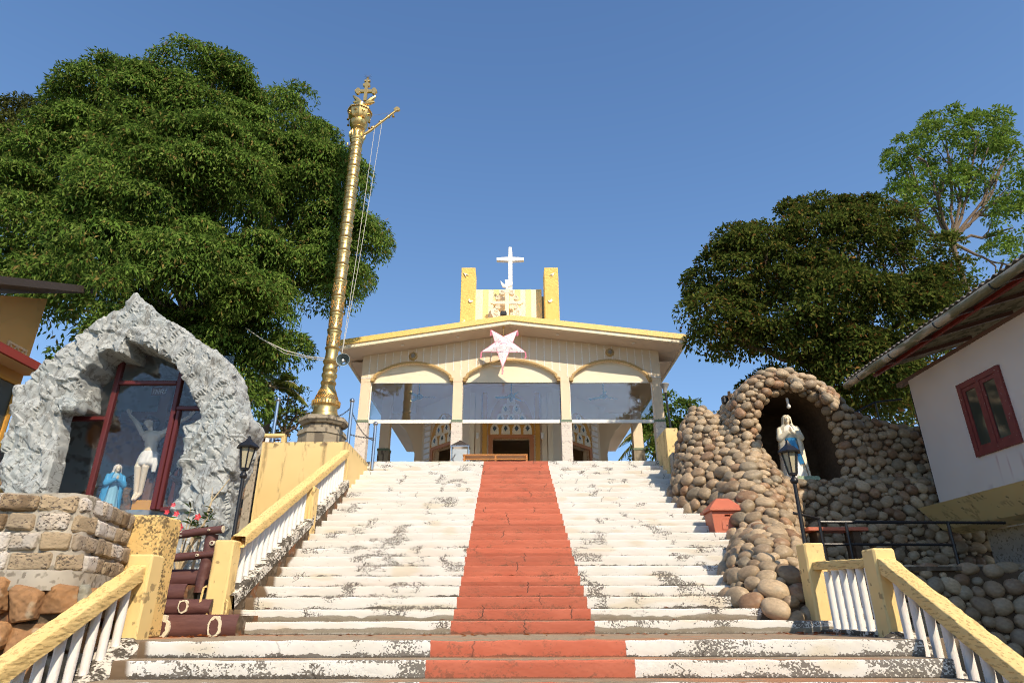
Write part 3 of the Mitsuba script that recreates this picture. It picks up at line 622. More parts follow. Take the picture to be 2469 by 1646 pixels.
for k in range(150):
    x, z = r_.uniform(-0.98, 0.56), r_.uniform(9.7, 11.08); y = on_star(x, z)
    if y is None or (abs(x - ctr[0]) < 0.22 and 10.5 < z < 10.76): continue
    dots[['m_dot', 'm_salmon', 'm_green'][k % 3]].append(box(x - 0.012, x + 0.012, y - 0.006, y + 0.01, z - 0.012, z + 0.012, 0.004))
for mname, ms in dots.items(): add(sg + '__dot_print', cat(ms), mname)
for row, (rad, zc) in enumerate(((0.30, 10.38), (0.22, 10.34))):
    ms = []
    for a in np.linspace(-0.75, 0.75, 15):
        x, z = ctr[0] + rad * math.sin(a) * 0.95, zc + rad * math.cos(a); y = on_star(x, z)
        if y: ms.append(box(x - 0.009, x + 0.008, y - 0.006, y + 0.01, z - 0.016, z + 0.014))
    add(sg + '__lettering', cat(ms), 'm_pinkline')
for x, z in (tips[0], tips[2], tips[8], tips[4], tips[6]):
    add(sg + '__tassel', cat([tube([(x, SY, z), (x + 0.02 * k, SY + 0.02 * k, z - 0.12 - 0.03 * k), (x + 0.015 * k - 0.02, SY, z - 0.24)], 0.008, 5) for k in range(-1, 2)]), 'm_pinkline')
add(sg + '__hanger', cat([tube([(-0.22, SY, 10.84), (-0.24, SY, 11.05), (-0.2, SY, 11.3)], 0.014, 6), lathe([(0.03, 0), (0.05, 0.03), (0.02, 0.09)], 10, (-0.22, SY, 11.16))]), 'm_gold2')
# bird relief under the star
bd = [(-0.62, 10.0), (-0.5, 9.96), (-0.42, 9.985), (-0.34, 9.96), (-0.22, 9.985), (-0.34, 9.93), (-0.42, 9.92), (-0.52, 9.93)]
part('bird_relief', prism([(a - 0.06, b + 0.42 - 0.33) for a, b in bd][::-1], YC - 0.03, YC + 0.01), 'm_white', gw)
# ---------------------------------------------------------------- things on the terrace
bn = thing('bench', 'long varnished wooden bench at the top of the steps', 'bench')
for z0, y0, y1 in ((5.66, 17.9, 17.94), (5.78, 17.9, 18.3)):
    add(bn + ('__seat' if z0 > 5.7 else '__rail'), box(-1.33, 0.5, y0, y1, z0, z0 + (0.04 if z0 > 5.7 else 0.035), 0.006), 'm_wood')
for x in (-1.31, -0.43, 0.45):
    for y in (17.905, 18.25): add(bn + '__leg', box(x, x + 0.05, y + 0.001, y + 0.045, 5.22, 5.779, 0.004), 'm_wood')
lc = thing('glass_stand', 'chrome framed glass display stand beside the second porch column', 'display stand')
LX, LY = -1.62, 20.5
for x in (-0.27, 0.27):
    for y in (0, 0.4): add(lc + '__leg', tube([(LX + x, LY + y, FL), (LX + x, LY + y, 6.68)], 0.022, 8), 'm_steel')
add(lc + '__top', box(LX - 0.32, LX + 0.32, LY - 0.04, LY + 0.44, 6.68, 6.72, 0.01), 'm_steel')
add(lc + '__canopy', hullp([(LX - 0.30, LY, 6.73), (LX + 0.30, LY, 6.73), (LX - 0.30, LY + 0.4, 6.73), (LX + 0.30, LY + 0.4, 6.73), (LX, LY + 0.2, 6.95)]), 'm_dark')
add(lc + '__pane', box(LX - 0.24, LX + 0.24, LY - 0.004, LY + 0.004, 5.6, 6.6), 'm_plasm')
add(lc + '__ornament', cat([tube([(LX - 0.2 + 0.06 * math.cos(t * 6), LY - 0.03, 6.1 + 0.35 * t + 0.06 * math.sin(t * 6)) for t in np.linspace(0, 1, 16)], 0.014, 6)]), 'm_steel')
pb = thing('notice_board', 'small dark framed notice board on the porch near the door', 'notice board')
add(pb + '__frame', cat([box(-1.30, -1.12, 20.85, 20.88, 6.05, 6.5), tube([(-1.21, 20.87, FL), (-1.21, 20.87, 6.05)], 0.015, 6)]), 'm_dark')
# church side lamp and the yellow pier right of the steps
yp = solo('yellow_pier', cat([box(3.86, 4.16, 15.5, 16.6, 4.6, 5.90, 0.01)]), 'm_yellow', 'yellow pier beside the right end of the top step', 'pier')
pl = thing('post_lamp', 'slim black post lamp with a flared head at the right corner of the porch', 'lamp')
add(pl + '__pole', tube([(4.21, 16.3, 5.9), (4.16, 16.3, 7.12)], 0.028, 8), 'm_black')
add(pl + '__head', lathe([(0.05, 0), (0.055, 0.10), (0.075, 0.15), (0.125, 0.24), (0.115, 0.26), (0.02, 0.30)], 16, (4.155, 16.3, 7.08)), 'm_grey', 30)
# ================================================================== FLAGPOLE AND ITS PLATFORM
solo('platform_wall', cat([box(-5.47, -3.6, 13.95, 14.14, 1.5, 5.17), box(-3.78, -3.59, 14.142, 16.2, 1.5, 5.168)]), 'm_wall_yellow', 'high yellow retaining wall with dark drip streaks below the golden mast', 'retaining wall')
fp = thing('flagpole', 'tall ringed golden church flag mast with a cross on top', 'flagpole')
FX, FY = -4.75, 15.9
b0 = []
for z0, z1, r0_, r1_ in ((5.2, 5.82, 0.70, 0.70), (5.82, 5.95, 0.74, 0.70), (5.95, 6.10, 0.60, 0.57), (6.10, 6.18, 0.66, 0.74), (6.18, 6.30, 0.76, 0.72), (6.30, 6.36, 0.62, 0.45)):
    z0, z1 = 5.2 + (z0 - 5.2) * 0.94, 5.2 + (z1 - 5.2) * 0.94
    b0.append(lathe([(r0_ * 0.84, z0 + 0.001), (r1_ * 0.84, z1 - 0.001)], 8, (FX, FY, 0), math.pi / 8))
add(fp + '__stone_base', cat(b0), 'm_darkstone')
prof = [(0.42, 6.30), (0.40, 6.38), (0.37, 6.40), (0.345, 6.52), (0.36, 6.58), (0.40, 6.62), (0.395, 6.72), (0.34, 6.76), (0.29, 6.90), (0.235, 7.05), (0.20, 7.14), (0.215, 7.18), (0.235, 7.22), (0.215, 7.27), (0.19, 7.30),
        (0.20, 7.36), (0.235, 7.42), (0.225, 7.48), (0.195, 7.52), (0.215, 7.57), (0.225, 7.62), (0.205, 7.68), (0.185, 7.72), (0.235, 7.80), (0.24, 7.84), (0.20, 7.88), (0.19, 8.0), (0.185, 8.12), (0.205, 8.17)]
add(fp + '__shaft_foot', lathe([(a * 0.86, b if k else 6.24) for k, (a, b) in enumerate(prof)], 32, (FX, FY, 0)), 'm_gold', 35)
ribs = []
for a in np.linspace(0, 2 * math.pi, 28, endpoint=False):
    ribs.append(tube([(FX + 0.348 * math.cos(a), FY + 0.348 * math.sin(a), 6.60), (FX + 0.352 * math.cos(a), FY + 0.352 * math.sin(a), 6.72)], 0.016, 5))
    ribs.append(tube([(FX + (0.297 - 0.086 * t) * math.cos(a + 0.25 * math.sin(6 * t)), FY + (0.297 - 0.086 * t) * math.sin(a + 0.25 * math.sin(6 * t)), 6.78 + 0.24 * t) for t in (0, 0.33, 0.66, 1)], 0.010, 4))
_k = add(fp + '__relief_band', cat(ribs), 'm_gold2', 40); labels[_k] = {'label': 'small raised relief ribs', 'kind': 'stuff'}
# ringed drums
z = 8.17; k = 0
tops = [8.70, 9.22, 9.72, 10.23, 10.72, 11.18, 11.62, 12.06, 12.50, 12.94, 13.34, 13.74, 14.13, 14.52, 14.86, 15.16]
for zt in tops:
    h = zt - z; r = 0.167
    pr = [(r + 0.016, z + 0.002), (r + 0.032, z + 0.03), (r + 0.020, z + 0.06), (r + 0.005, z + 0.075), (r - 0.004, z + 0.10), (r - 0.004, z + 0.52 * h), (r + 0.012, z + 0.535 * h), (r + 0.012, z + 0.57 * h), (r - 0.004, z + 0.585 * h),
          (r - 0.002, zt - 0.08), (r + 0.010, zt - 0.06), (r + 0.020, zt - 0.03), (r + 0.018, zt - 0.002)]
    d_ = add(fp + '__drum', lathe(pr, 28, (FX, FY, 0)), 'm_gold', 35)
    if k < 4:
        ms = []
        for a in np.linspace(0, 2 * math.pi, 8, endpoint=False):
            for s in (-1, 1):
                ms.append(tube([(FX + 0.172 * math.cos(a + s * 0.28 * math.sin(3.14 * t)), FY + 0.172 * math.sin(a + s * 0.28 * math.sin(3.14 * t)), z + 0.13 + 0.28 * t) for t in np.linspace(0, 1, 7)], 0.009, 4))
        add(d_ + '__relief', cat(ms), 'm_gold2', 40)
    else:
        add(d_ + '__rivet_row', cat([trimesh.creation.icosphere(subdivisions=0, radius=0.011).apply_translation([FX + 0.176 * math.cos(a), FY + 0.176 * math.sin(a), zt - 0.10]) for a in np.linspace(0, 6.28, 16)[:-1]]), 'm_gold2')
    z = zt; k += 1
cap = [(0.20, 15.16), (0.215, 15.20), (0.19, 15.24), (0.20, 15.30), (0.225, 15.42), (0.20, 15.52), (0.165, 15.56), (0.19, 15.60), (0.225, 15.64), (0.20, 15.68), (0.22, 15.72), (0.275, 15.80), (0.285, 15.88), (0.25, 15.93), (0.23, 15.97)]
cp = add(fp + '__capital', lathe(cap, 28, (FX, FY, 0)), 'm_gold', 35)
add(cp + '__petals', cat([tube([(FX + r * math.cos(a), FY + r * math.sin(a), zz_) for r, zz_ in ((0.20, 15.28), (0.235, 15.40), (0.215, 15.52))], [0.02, 0.04, 0.012], 6) for a in np.linspace(0, 6.283, 13)[:-1]]), 'm_gold', 40)
hd = add(fp + '__head', cat([lathe([(0.24, 15.97), (0.33, 16.10), (0.36, 16.30)], 8, (FX, FY, 0), 0.2), lathe([(0.39, 16.302), (0.395, 16.35), (0.22, 16.42)], 8, (FX, FY, 0), 0.2), lathe([(0.155, 16.42), (0.15, 16.66)], 20, (FX, FY, 0))]), 'm_gold', 30)
for a in np.linspace(0, 6.283, 9)[:-1]:
    cx, cy = FX + 0.35 * math.cos(a + 0.6), FY + 0.35 * math.sin(a + 0.6)
    add(hd + '__bell', cat([lathe([(0.012, 0.06), (0.03, 0.03), (0.042, 0.0)], 8, (cx, cy, 15.86)), tube([(cx, cy, 15.9), (cx * 0.97 + FX * 0.03, cy * 0.97 + FY * 0.03, 16.12)], 0.006, 4)]), 'm_gold2', 40)
add(hd + '__studs', cat([trimesh.creation.icosphere(subdivisions=1, radius=0.018).apply_translation([FX + 0.375 * math.cos(a), FY + 0.375 * math.sin(a), 16.30]) for a in np.linspace(0, 6.283, 33)[:-1]] +
    [place(prism([(-0.05, -0.015), (-0.015, -0.015), (-0.015, -0.05), (0.015, -0.05), (0.015, -0.015), (0.05, -0.015), (0.05, 0.015), (0.015, 0.015), (0.015, 0.05), (-0.015, 0.05), (-0.015, 0.015), (-0.05, 0.015)], -0.02, 0.02), FX + 0.335 * math.cos(a), FY + 0.335 * math.sin(a), 16.18, a + math.pi / 2) for a in np.linspace(0.2 + math.pi / 8, 6.283 + 0.2 + math.pi / 8, 9)[:-1]]), 'm_gold')
def budded_cross(cx, cz, y0, y1, L, Lh, w, r):
    ms = [prism(Polygon([(cx - w, cz - Lh), (cx + w, cz - Lh), (cx + w, cz + L), (cx - w, cz + L)]), y0, y1), prism(Polygon([(cx - L, cz - w), (cx + L, cz - w), (cx + L, cz + w), (cx - L, cz + w)]), y0 + 0.002, y1 - 0.002)]
    for dx, dz in ((1, 0), (-1, 0), (0, 1)):
        for a, b in ((0, 0), (0.7, 0.95), (0.7, -0.95)):
            bx, bz = cx + dx * (L - r * a) + (dz * r * b), cz + dz * (L - r * a) + (dx * r * b)
            ms.append(disc(bx, bz, r, y0 - 0.004, y1 + 0.004))
    return cat(ms)
cr_ = add(fp + '__cross', budded_cross(-4.63, 17.2, 15.86, 15.94, 0.30, 0.40, 0.05, 0.062), 'm_gold', 30)
add(cr_ + '__finial', cat([box(-4.65, -4.59, 15.86, 15.94, 17.5, 17.72), box(-4.715, -4.525, 15.865, 15.935, 17.60, 17.67), lathe([(0.02, 0), (0.045, 0.03), (0.02, 0.07)], 10, (-4.62, 15.9, 17.72))]), 'm_gold')
lf_ = []
for s in (-1, 1):
    for t0, t1, h in ((0.08, 0.36, 0.28), (0.06, 0.30, 0.18), (0.05, 0.34, 0.03)):
        lf_.append(tube([(-4.65 + s * t0, 15.9, 16.68), (-4.65 + s * (t0 + t1) / 2, 15.88, 16.70 + h * 0.45), (-4.65 + s * t1, 15.87, 16.70 + h)], [0.07, 0.08, 0.03], 8))
add(cr_ + '__lotus_leaves', cat(lf_), 'm_gold', 40)
add(fp + '__spike_tip', cat([tube([(-4.62, 15.9, 17.78), (-4.62 + 0.14 * math.sin(a), 15.9 + 0.05 * math.cos(3 * a), 17.80 + 0.14 * math.cos(a))], [0.008, 0.002], 4) for a in np.linspace(-1.9, 1.9, 9)]), 'm_wire')
arm = add(fp + '__arm', cat([tube([(-4.62, 15.88, 15.36), (-4.35, 15.86, 15.56), (-3.60, 15.82, 16.32)], [0.045, 0.045, 0.035], 8)] + [lathe([(0.06, -0.02), (0.065, 0.0), (0.06, 0.02)], 10, (-4.5 + 0.9 * t, 15.85, 15.45 + 0.88 * t)) for t in (0.25, 0.5, 0.75)]), 'm_gold', 40)
add(arm + '__end_cross', budded_cross(-3.56, 16.36, 15.78, 15.84, 0.07, 0.07, 0.02, 0.03), 'm_gold')
add(arm + '__bell', lathe([(0.012, 0.1), (0.03, 0.05), (0.045, 0.0)], 8, (-3.66, 15.82, 16.08)), 'm_gold2', 40)
add(fp + '__rope', cat([tube([(-4.21, 15.84, 15.62), (-4.33, 15.7, 10.5), (-4.42, 15.6, 7.5)], 0.008, 5), tube([(-4.0, 15.83, 15.86), (-4.24, 15.7, 10.5), (-4.42, 15.58, 7.5)], 0.008, 5), tube([(-4.75 + 0.38, 15.9, 16.2), (-3.7, 15.82, 16.25)], 0.005, 4)]), 'm_rope')
add(fp + '__side_hook', cat([tube([(FX - 0.18, FY, 15.02), (FX - 0.26, FY, 15.02), (FX - 0.27, FY, 15.12)], 0.02, 6)]), 'm_gold2')
hn = thing('horn_loudspeaker', 'grey horn loudspeaker hanging beside the golden mast', 'loudspeaker')
HX, HY, HZ = -4.24, 15.2, 7.61
R_ = T().translate([HX, HY, HZ]).rotate([1, 0, 0], 90).rotate([0, 1, 0], 8)
for nm, pr, mt in (('horn', [(0.04, -0.26), (0.06, -0.2), (0.085, -0.1), (0.13, -0.02), (0.168, 0.02), (0.172, 0.028), (0.164, 0.026)], 'm_horn'), ('mouth', [(0.164, 0.024), (0.12, -0.03), (0.085, -0.09), (0.06, -0.14)], 'm_hornin'), ('tweeter', [(0.02, -0.12), (0.035, -0.02), (0.028, 0.0), (0.01, 0.005)], 'm_white')):
    k = add(hn + '__' + nm, lathe(pr, 24, cap=nm == 'tweeter'), mt, 40); scene[k]['to_world'] = R_
add(hn + '__bracket', cat([tube([(HX, HY + 0.15, HZ + 0.05), (HX - 0.2, 15.6, HZ + 0.02), (-4.6, 15.8, HZ)], 0.02, 6)]), 'm_grey')
solo('cable', cat([tube([(-7.4, 16.4, 9.05), (-6.8, 16.2, 8.62), (-6.1, 16.1, 8.25), (-5.4, 16.0, 8.02), (-4.9, 15.9, 7.93)], 0.016, 6), tube([(-6.9, 16.4, 8.72), (-6.1, 16.1, 8.16), (-5.4, 16.0, 7.98), (-4.9, 15.9, 7.86)], 0.010, 5)]), 'm_rope', 'pale cable sagging from the big tree to the golden mast', 'cable')
# steel posts and chains round the mast
for (x, y, zt), lb in (((-5.66, 15.0, 6.45), 'left of the golden mast'), ((-3.85, 15.0, 6.42), 'right of the golden mast'), ((-3.47, 16.1, 6.15), 'at the head of the left balustrade')):
    sp = thing('steel_post', 'polished steel post with a ball top ' + lb, 'post', 'steel posts round the mast')
    add(sp + '__tube', tube([(x, y, 5.0), (x, y, zt)], 0.042, 12), 'm_steel', 40)
    add(sp + '__ball', trimesh.creation.icosphere(subdivisions=2, radius=0.062).apply_translation([x, y, zt + 0.04]), 'm_steel', True)
def chain(p, q, sag, lb):
    p, q = np.array(p, float), np.array(q, float); n = int(np.linalg.norm(q - p) / 0.055); ms = []
    P_ = [p + (q - p) * t - np.array([0, 0, sag * 4 * t * (1 - t)]) for t in np.linspace(0, 1, n + 1)]
    for i in range(n):
        a, b = P_[i], P_[i + 1]; d = (b - a) * 0.2; s = np.array([0, 0, 0.014]) if i % 2 else np.array([0.01, 0.014, 0])
        ms.append(tube([a - d + s * 0, a + s, b + s, b + d, b - s, a - s, a - d], 0.006, 4))
    solo('chain', cat(ms), 'm_wire', lb, 'chain', group='chains round the mast')
chain((-4.36, 15.5, 6.22), (-3.86, 15.0, 6.30), 0.06, 'short dark chain from the mast to the steel post on its right')
chain((-3.84, 15.0, 6.2), (-3.47, 16.05, 5.75), 0.16, 'upper sagging chain between the two right steel posts')
chain((-3.84, 15.0, 5.62), (-3.47, 16.05, 5.80), 0.02, 'lower taut chain between the two right steel posts')

# ================================================================== BALUSTRADES
def post(x0, x1, y0, y1, z0, z1, label):
    k = solo('yellow_post', wobble(fine(box(x0, x1, y0, y1, z0, z1, 0.018), 0.12), 0.006, 9, 3), 'm_yellow', label, 'post', 30, 'yellow posts of the balustrades'); return k
def rail_beam(p, q, w, h, seed=0):
    p, q = np.array(p, float), np.array(q, float); n = int(np.linalg.norm(q - p) / 0.05)
    P_ = []
    for t in np.linspace(0, 1, n):
        c = p + (q - p) * t
        ring = [(-w, -h), (w, -h), (w * 1.02, 0), (w, h * 0.8), (w * 0.85, h), (-w * 0.85, h), (-w, h * 0.8), (-w * 1.02, 0), (-w, -h)]
        P_.append([c + np.array([a, 0, b]) for a, b in ring])
    m = grid(np.array(P_))
    m.merge_vertices(); m = wobble(m, 0.012, 11, seed); return m
def baluster(x, y, z0, z1, r=0.038, n=12):
    m = tube([(x, y, z0), (x, y, z0 + 0.12 * (z1 - z0)), (x, y, (z0 + z1) / 2), (x, y, z1)], [r, r * 0.96, r, r * 0.96], n); return wobble(m, 0.0015, 8, int(abs(y) * 13))
# upper left balustrade
zup = lambda y: 2.45 + (y - 8.42) * 0.4455
bl = thing('balustrade', 'long yellow railed balustrade with white balusters climbing the left of the steps', 'balustrade')
add(bl + '__handrail', rail_beam((-3.45, 8.5, zup(8.5)), (-3.62, 13.95, zup(13.95)), 0.09, 0.07, 1), 'm_rail', 40)
Pq = []
for t in np.linspace(0, 1, 90):
    y = 8.42 + 5.6 * t; zt = zup(y) - 0.60; xo = -0.03 * t * 5
    Pq.append([(-3.36 + xo * 0.9, y, zt - 0.95), (-3.36 + xo * 0.9, y, zt - 0.20), (-3.34 + xo * 0.9, y, zt - 0.14), (-3.35 + xo * 0.9, y, zt), (-3.62 + xo * 0.6, y, zt), (-3.64 + xo * 0.6, y, zt - 0.15), (-3.64 + xo * 0.6, y, zt - 1.2)])
Pq = np.array(Pq); Pq = Pq + 0.035 * (meshkit.fbm(Pq * 7, 3, 5)[..., None] - 0.5)
add(bl + '__base_slope', grid(Pq[:, 2:5]), 'm_lichen', 40)
add(bl + '__base_side', cat([grid(Pq[:, 0:3]), grid(Pq[:, 4:7])]), 'm_dirt', 40)
ys = list(np.arange(8.80, 11.3, 0.205)) + list(np.arange(11.78, 13.95, 0.205))
for y in ys:
    x = -3.48 - 0.025 * (y - 8.4)
    add(bl + '__baluster', baluster(x, y, zup(y) - 0.61, zup(y) - 0.06, 0.04), 'm_white', 40)
add(bl + '__mid_post', fine(box(-3.69, -3.42, 11.36, 11.64, 2.6, zup(11.36) - 0.04, 0.012), 0.3), 'm_yellow')
post(-3.66, -3.42, 8.3, 8.56, 1.5, 2.49, 'yellow post at the foot of the long left balustrade')
# lower balustrades
def lower(pa, pb, xin, lb, seed):
    """rail from the post face pa down to pb; the base slope follows the lower steps"""
    pa, pb = np.array(pa), np.array(pb)
    b = thing('balustrade', lb, 'balustrade', 'lower balustrades of the steps')
    q = pa + (pb - pa) * 1.5
    add(b + '__handrail', rail_beam(pa, q, 0.085, 0.07, seed), 'm_rail', 40)
    s = 1 if xin > pa[0] else -1
    Pq = []
    for t in np.linspace(0, 1.5, 50):
        c = pa + (pb - pa) * t; zt = c[2] - 0.60 - 0.03 * t
        Pq.append([(xin, c[1], zt - 0.55), (xin + s * 0.0, c[1], zt - 0.24), (c[0] + s * 0.20, c[1], zt - 0.06), (c[0] + s * 0.10, c[1], zt), (c[0] - s * 0.16, c[1], zt + 0.01), (c[0] - s * 0.2, c[1], zt - 0.1), (c[0] - s * 0.2, c[1], zt - 1.2)])
    Pq = np.array(Pq); Pq = Pq + 0.05 * (meshkit.fbm(Pq * 6, 3, seed)[..., None] - 0.5)
    add(b + '__base_slope', grid(Pq[:, 2:6]), 'm_lichen', 40)
    add(b + '__base_side', cat([grid(Pq[:, 0:3]), grid(Pq[:, 5:7])]), 'm_dirt', 40)
    L = np.linalg.norm((pb - pa)[:2]) * 1.5; n = int(L / 0.215)
    for k in range(n):
        c = pa + (pb - pa) * 1.5 * ((k + 0.55) / n)
        tt = 1.5 * ((k + 0.55) / n)
        add(b + '__baluster', baluster(c[0], c[1], c[2] - 0.62 - 0.03 * tt, c[2] - 0.06, 0.04, 14), 'm_whitep', 40)
post(-3.90, -3.65, 6.9, 7.16, 1.36, 2.20, 'stout yellow post at the top of the lower left balustrade')
lower((-3.775, 6.90, 2.02), (-3.64, 5.05, 1.21), -3.2, 'lower left balustrade with a rough yellow rail running down out of view', 3)
post(3.62, 3.84, 6.7, 6.94, 1.38, 2.225, 'nearer yellow post where the two right balustrades meet')
lower((3.73, 6.70, 2.06), (3.60, 5.05, 1.22), 3.25, 'lower right balustrade with a rough yellow rail running down out of view', 4)
post(3.60, 3.84, 8.2, 8.46, 1.38, 2.425, 'yellow post below the black lantern at the edge of the cobble pile')
b = thing('balustrade', 'short level balustrade between the two yellow posts on the right', 'balustrade')
add(b + '__handrail', rail_beam((3.72, 8.2, 2.16), (3.73, 6.94, 2.10), 0.055, 0.045, 6), 'm_rail', 40)
add(b + '__base', wobble(fine(box(3.58, 3.88, 6.94, 8.2, 1.36, 1.462, 0.01), 0.15), 0.02, 7, 2), 'm_lichen', 40)
for k in range(6): add(b + '__baluster', baluster(3.72, 7.98 - 0.185 * k, 1.455, 2.08, 0.04, 14), 'm_white', 40)
# white fence on the terrace edge behind the rock grotto
b = thing('balustrade', 'white baluster fence with a yellow cap on the terrace behind the rock grotto', 'fence')
add(b + '__cap', cat([box(-8.2, -5.15, 14.34, 14.50, 5.40, 5.47, 0.01), box(-5.22, -5.14, 14.36, 14.48, 5.2, 5.41)]), 'm_yellow')
for k in range(13): add(b + '__baluster', box(-5.60 - 0.19 * k, -5.51 - 0.19 * k, 14.38, 14.45, 4.8, 5.40, 0.02), 'm_white')
# ---------------------------------------------------------------- lantern posts
def lantern(x, y, z0, z1, lb, lean=0.0):
    t = thing('lantern_post', lb, 'lamp post', 'black lantern posts by the steps')
    add(t + '__pole', cat([tube([(x, y, z0), (x, y, z0 + 0.12), (x, y, z1)], [0.036, 0.026, 0.024], 10), lathe([(0.045, 0), (0.05, 0.03), (0.03, 0.06)], 12, (x, y, z0)), lathe([(0.03, 0), (0.048, 0.02), (0.05, 0.05), (0.03, 0.08)], 12, (x, y, z1 - 0.11))]), 'm_black', 40)
    h = add(t + '__cage', cat([lathe([(0.055, 0), (0.06, 0.03)], 6, (x, y, z1)), lathe([(0.06, 0.30), (0.15, 0.295), (0.155, 0.315), (0.09, 0.37), (0.05, 0.40), (0.03, 0.43), (0.012, 0.47)], 6, (x, y, z1))] +
            [tube([(x + 0.058 * math.cos(a), y + 0.058 * math.sin(a), z1 + 0.02), (x + 0.105 * math.cos(a), y + 0.105 * math.sin(a), z1 + 0.30)], 0.010, 5) for a in np.arange(6) * math.pi / 3]), 'm_black')
    add(h + '__glass', lathe([(0.048, 0.03), (0.092, 0.295)], 6, (x, y, z1)), 'm_lampglass')
lantern(-3.57, 8.62, 2.40, 3.42, 'black lantern on a pole behind the yellow post by the rock grotto')
lantern(3.75, 8.50, 2.38, 3.31, 'black lantern on a pole in front of the cobblestone grotto')
# yellow conduits at the left post
solo('conduit', cat([tube([(-3.65, 8.27, 1.95), (-3.68, 8.26, 1.93), (-3.69, 8.25, 1.75), (-3.66, 8.25, 1.73), (-3.59, 8.25, 1.72), (-3.58, 8.25, 1.60)], 0.014, 6), tube([(-3.40, 8.28, 1.80), (-3.375, 8.28, 1.78), (-3.38, 8.28, 1.58)], 0.014, 6)]), 'm_rail', 'thin yellow conduit bent round the foot of the left post', 'conduit')
# ================================================================== ROCK GROTTO ON THE LEFT
OUT = [(-7.75, 1.9), (-7.72, 3.0), (-7.68, 3.34), (-7.88, 3.99), (-7.9, 4.28), (-7.9, 4.59), (-8.0, 5.04), (-7.77, 5.13), (-7.63, 5.42), (-7.41, 5.72), (-7.26, 5.89), (-7.03, 6.09), (-6.83, 6.31), (-6.64, 6.47), (-6.5, 6.58), (-6.42, 6.72), (-6.26, 6.54), (-6.13, 6.48), (-5.95, 6.32), (-5.69, 6.18), (-5.41, 6.02), (-5.08, 5.81), (-4.83, 5.62), (-4.62, 5.41), (-4.5, 5.15), (-4.42, 4.92), (-4.34, 4.69), (-4.27, 4.54), (-4.14, 4.52), (-4.1, 4.36), (-4.19, 4.09), (-4.21, 3.82), (-4.28, 3.56), (-4.34, 3.31), (-4.35, 3.06), (-4.3, 2.82), (-4.32, 2.3), (-4.3, 1.9)]
INN = [(-6.95, 1.9), (-7.0, 3.34), (-7.01, 3.7), (-7.05, 4.12), (-7.13, 4.64), (-6.9, 4.64), (-6.99, 4.98), (-7.03, 5.27), (-6.84, 5.46), (-6.81, 5.6), (-6.68, 5.69), (-6.38, 5.62), (-6.42, 5.88), (-6.05, 5.75), (-5.77, 5.63), (-5.58, 5.5), (-5.36, 5.24), (-5.14, 4.95), (-5.0, 4.72), (-4.89, 4.5), (-5.18, 4.4), (-5.12, 4.22), (-5.07, 3.96), (-5.04, 3.62), (-5.01, 3.34), (-5.06, 3.09), (-5.0, 2.6), (-4.97, 1.9)]
arch2 = Polygon(OUT).difference(Polygon(INN))
YG0, YG1 = 9.8, 10.55
def dist2(poly, h=0.025):
    """signed distance to a polygon sampled on a grid, as a function of x, z"""
    from scipy.ndimage import distance_transform_edt
    x0, z0, x1, z1 = -8.3, 1.6, -3.8, 7.0
    import shapely
    nx, nz = int((x1 - x0) / h), int((z1 - z0) / h)
    gx, gz = np.meshgrid(x0 + h * np.arange(nx), z0 + h * np.arange(nz), indexing='ij')
    ins = shapely.contains_xy(poly, gx.ravel(), gz.ravel()).reshape(nx, nz)
    d = (distance_transform_edt(~ins) - distance_transform_edt(ins)) * h
    def f(x, z):
        a, b = np.clip((x - x0) / h, 0, nx - 1.001), np.clip((z - z0) / h, 0, nz - 1.001)
        i, j = a.astype(int), b.astype(int); u, w = a - i, b - j
        return (d[i, j] * (1 - u) + d[i + 1, j] * u) * (1 - w) + (d[i, j + 1] * (1 - u) + d[i + 1, j + 1] * u) * w
    return f
dA = dist2(arch2); dI = dist2(Polygon(INN).buffer(0.42).intersection(Polygon([(-7.62, 1.5), (-4.62, 1.5), (-4.62, 4.75), (-7.62, 4.75)])))
def rock(Pn):
    d2 = dA(Pn[:, 0], Pn[:, 2]); dy = np.abs(Pn[:, 1] - (YG0 + YG1) / 2) - (YG1 - YG0) / 2
    r = 0.05; a, b = np.maximum(d2 + r, 0), np.maximum(dy + r, 0)
    d = np.sqrt(a * a + b * b) + np.minimum(np.maximum(d2 + r, dy + r), 0) - r
    return np.maximum(d, -np.maximum(dI(Pn[:, 0], Pn[:, 2]), 10.14 - Pn[:, 1]))   # the lower opening widens behind its front edge
rm = surface_nets(rock, (-8.25, 9.6, 1.95), (-3.9, 10.8, 6.9), 0.032)
trimesh.smoothing.filter_taubin(rm, iterations=4)
vn = np.array(rm.vertex_normals); v = np.array(rm.vertices)
# chiselled plaster: strokes that follow warped directions, cut as ridges
from scipy.spatial import cKDTree
def chips(v, cell, tilt, seed, warp):
    """flat tilted chips of plaster: nearest random seed decides the plane"""
    r = np.random.default_rng(seed); q = v + warp * (np.stack([meshkit.fbm(v * 1.6, 3, seed + k) for k in range(3)], -1) - 0.5)
    Z = q[r.choice(len(q), 46, replace=False)]; _, c = cKDTree(Z).query(q); a_ = r.uniform(-1.3, 1.3, len(Z))[c]; L = q - Z[c]
    w_ = np.stack([(L[:, 0] * np.cos(a_) + L[:, 2] * np.sin(a_)) * 0.6 + 5 * c, L[:, 1], (-L[:, 0] * np.sin(a_) + L[:, 2] * np.cos(a_)) * 1.3], -1)
    n = int(24 / cell ** 2 / 1.3); S = w_[r.choice(len(w_), min(n, len(w_)), replace=False)]
    g = r.normal(0, tilt, (len(S), 3)); o = r.normal(0, cell * 0.16, len(S)); _, i = cKDTree(S).query(w_)
    return np.clip(((w_ - S[i]) * g[i]).sum(1) + o[i], -0.45 * cell, 0.45 * cell)
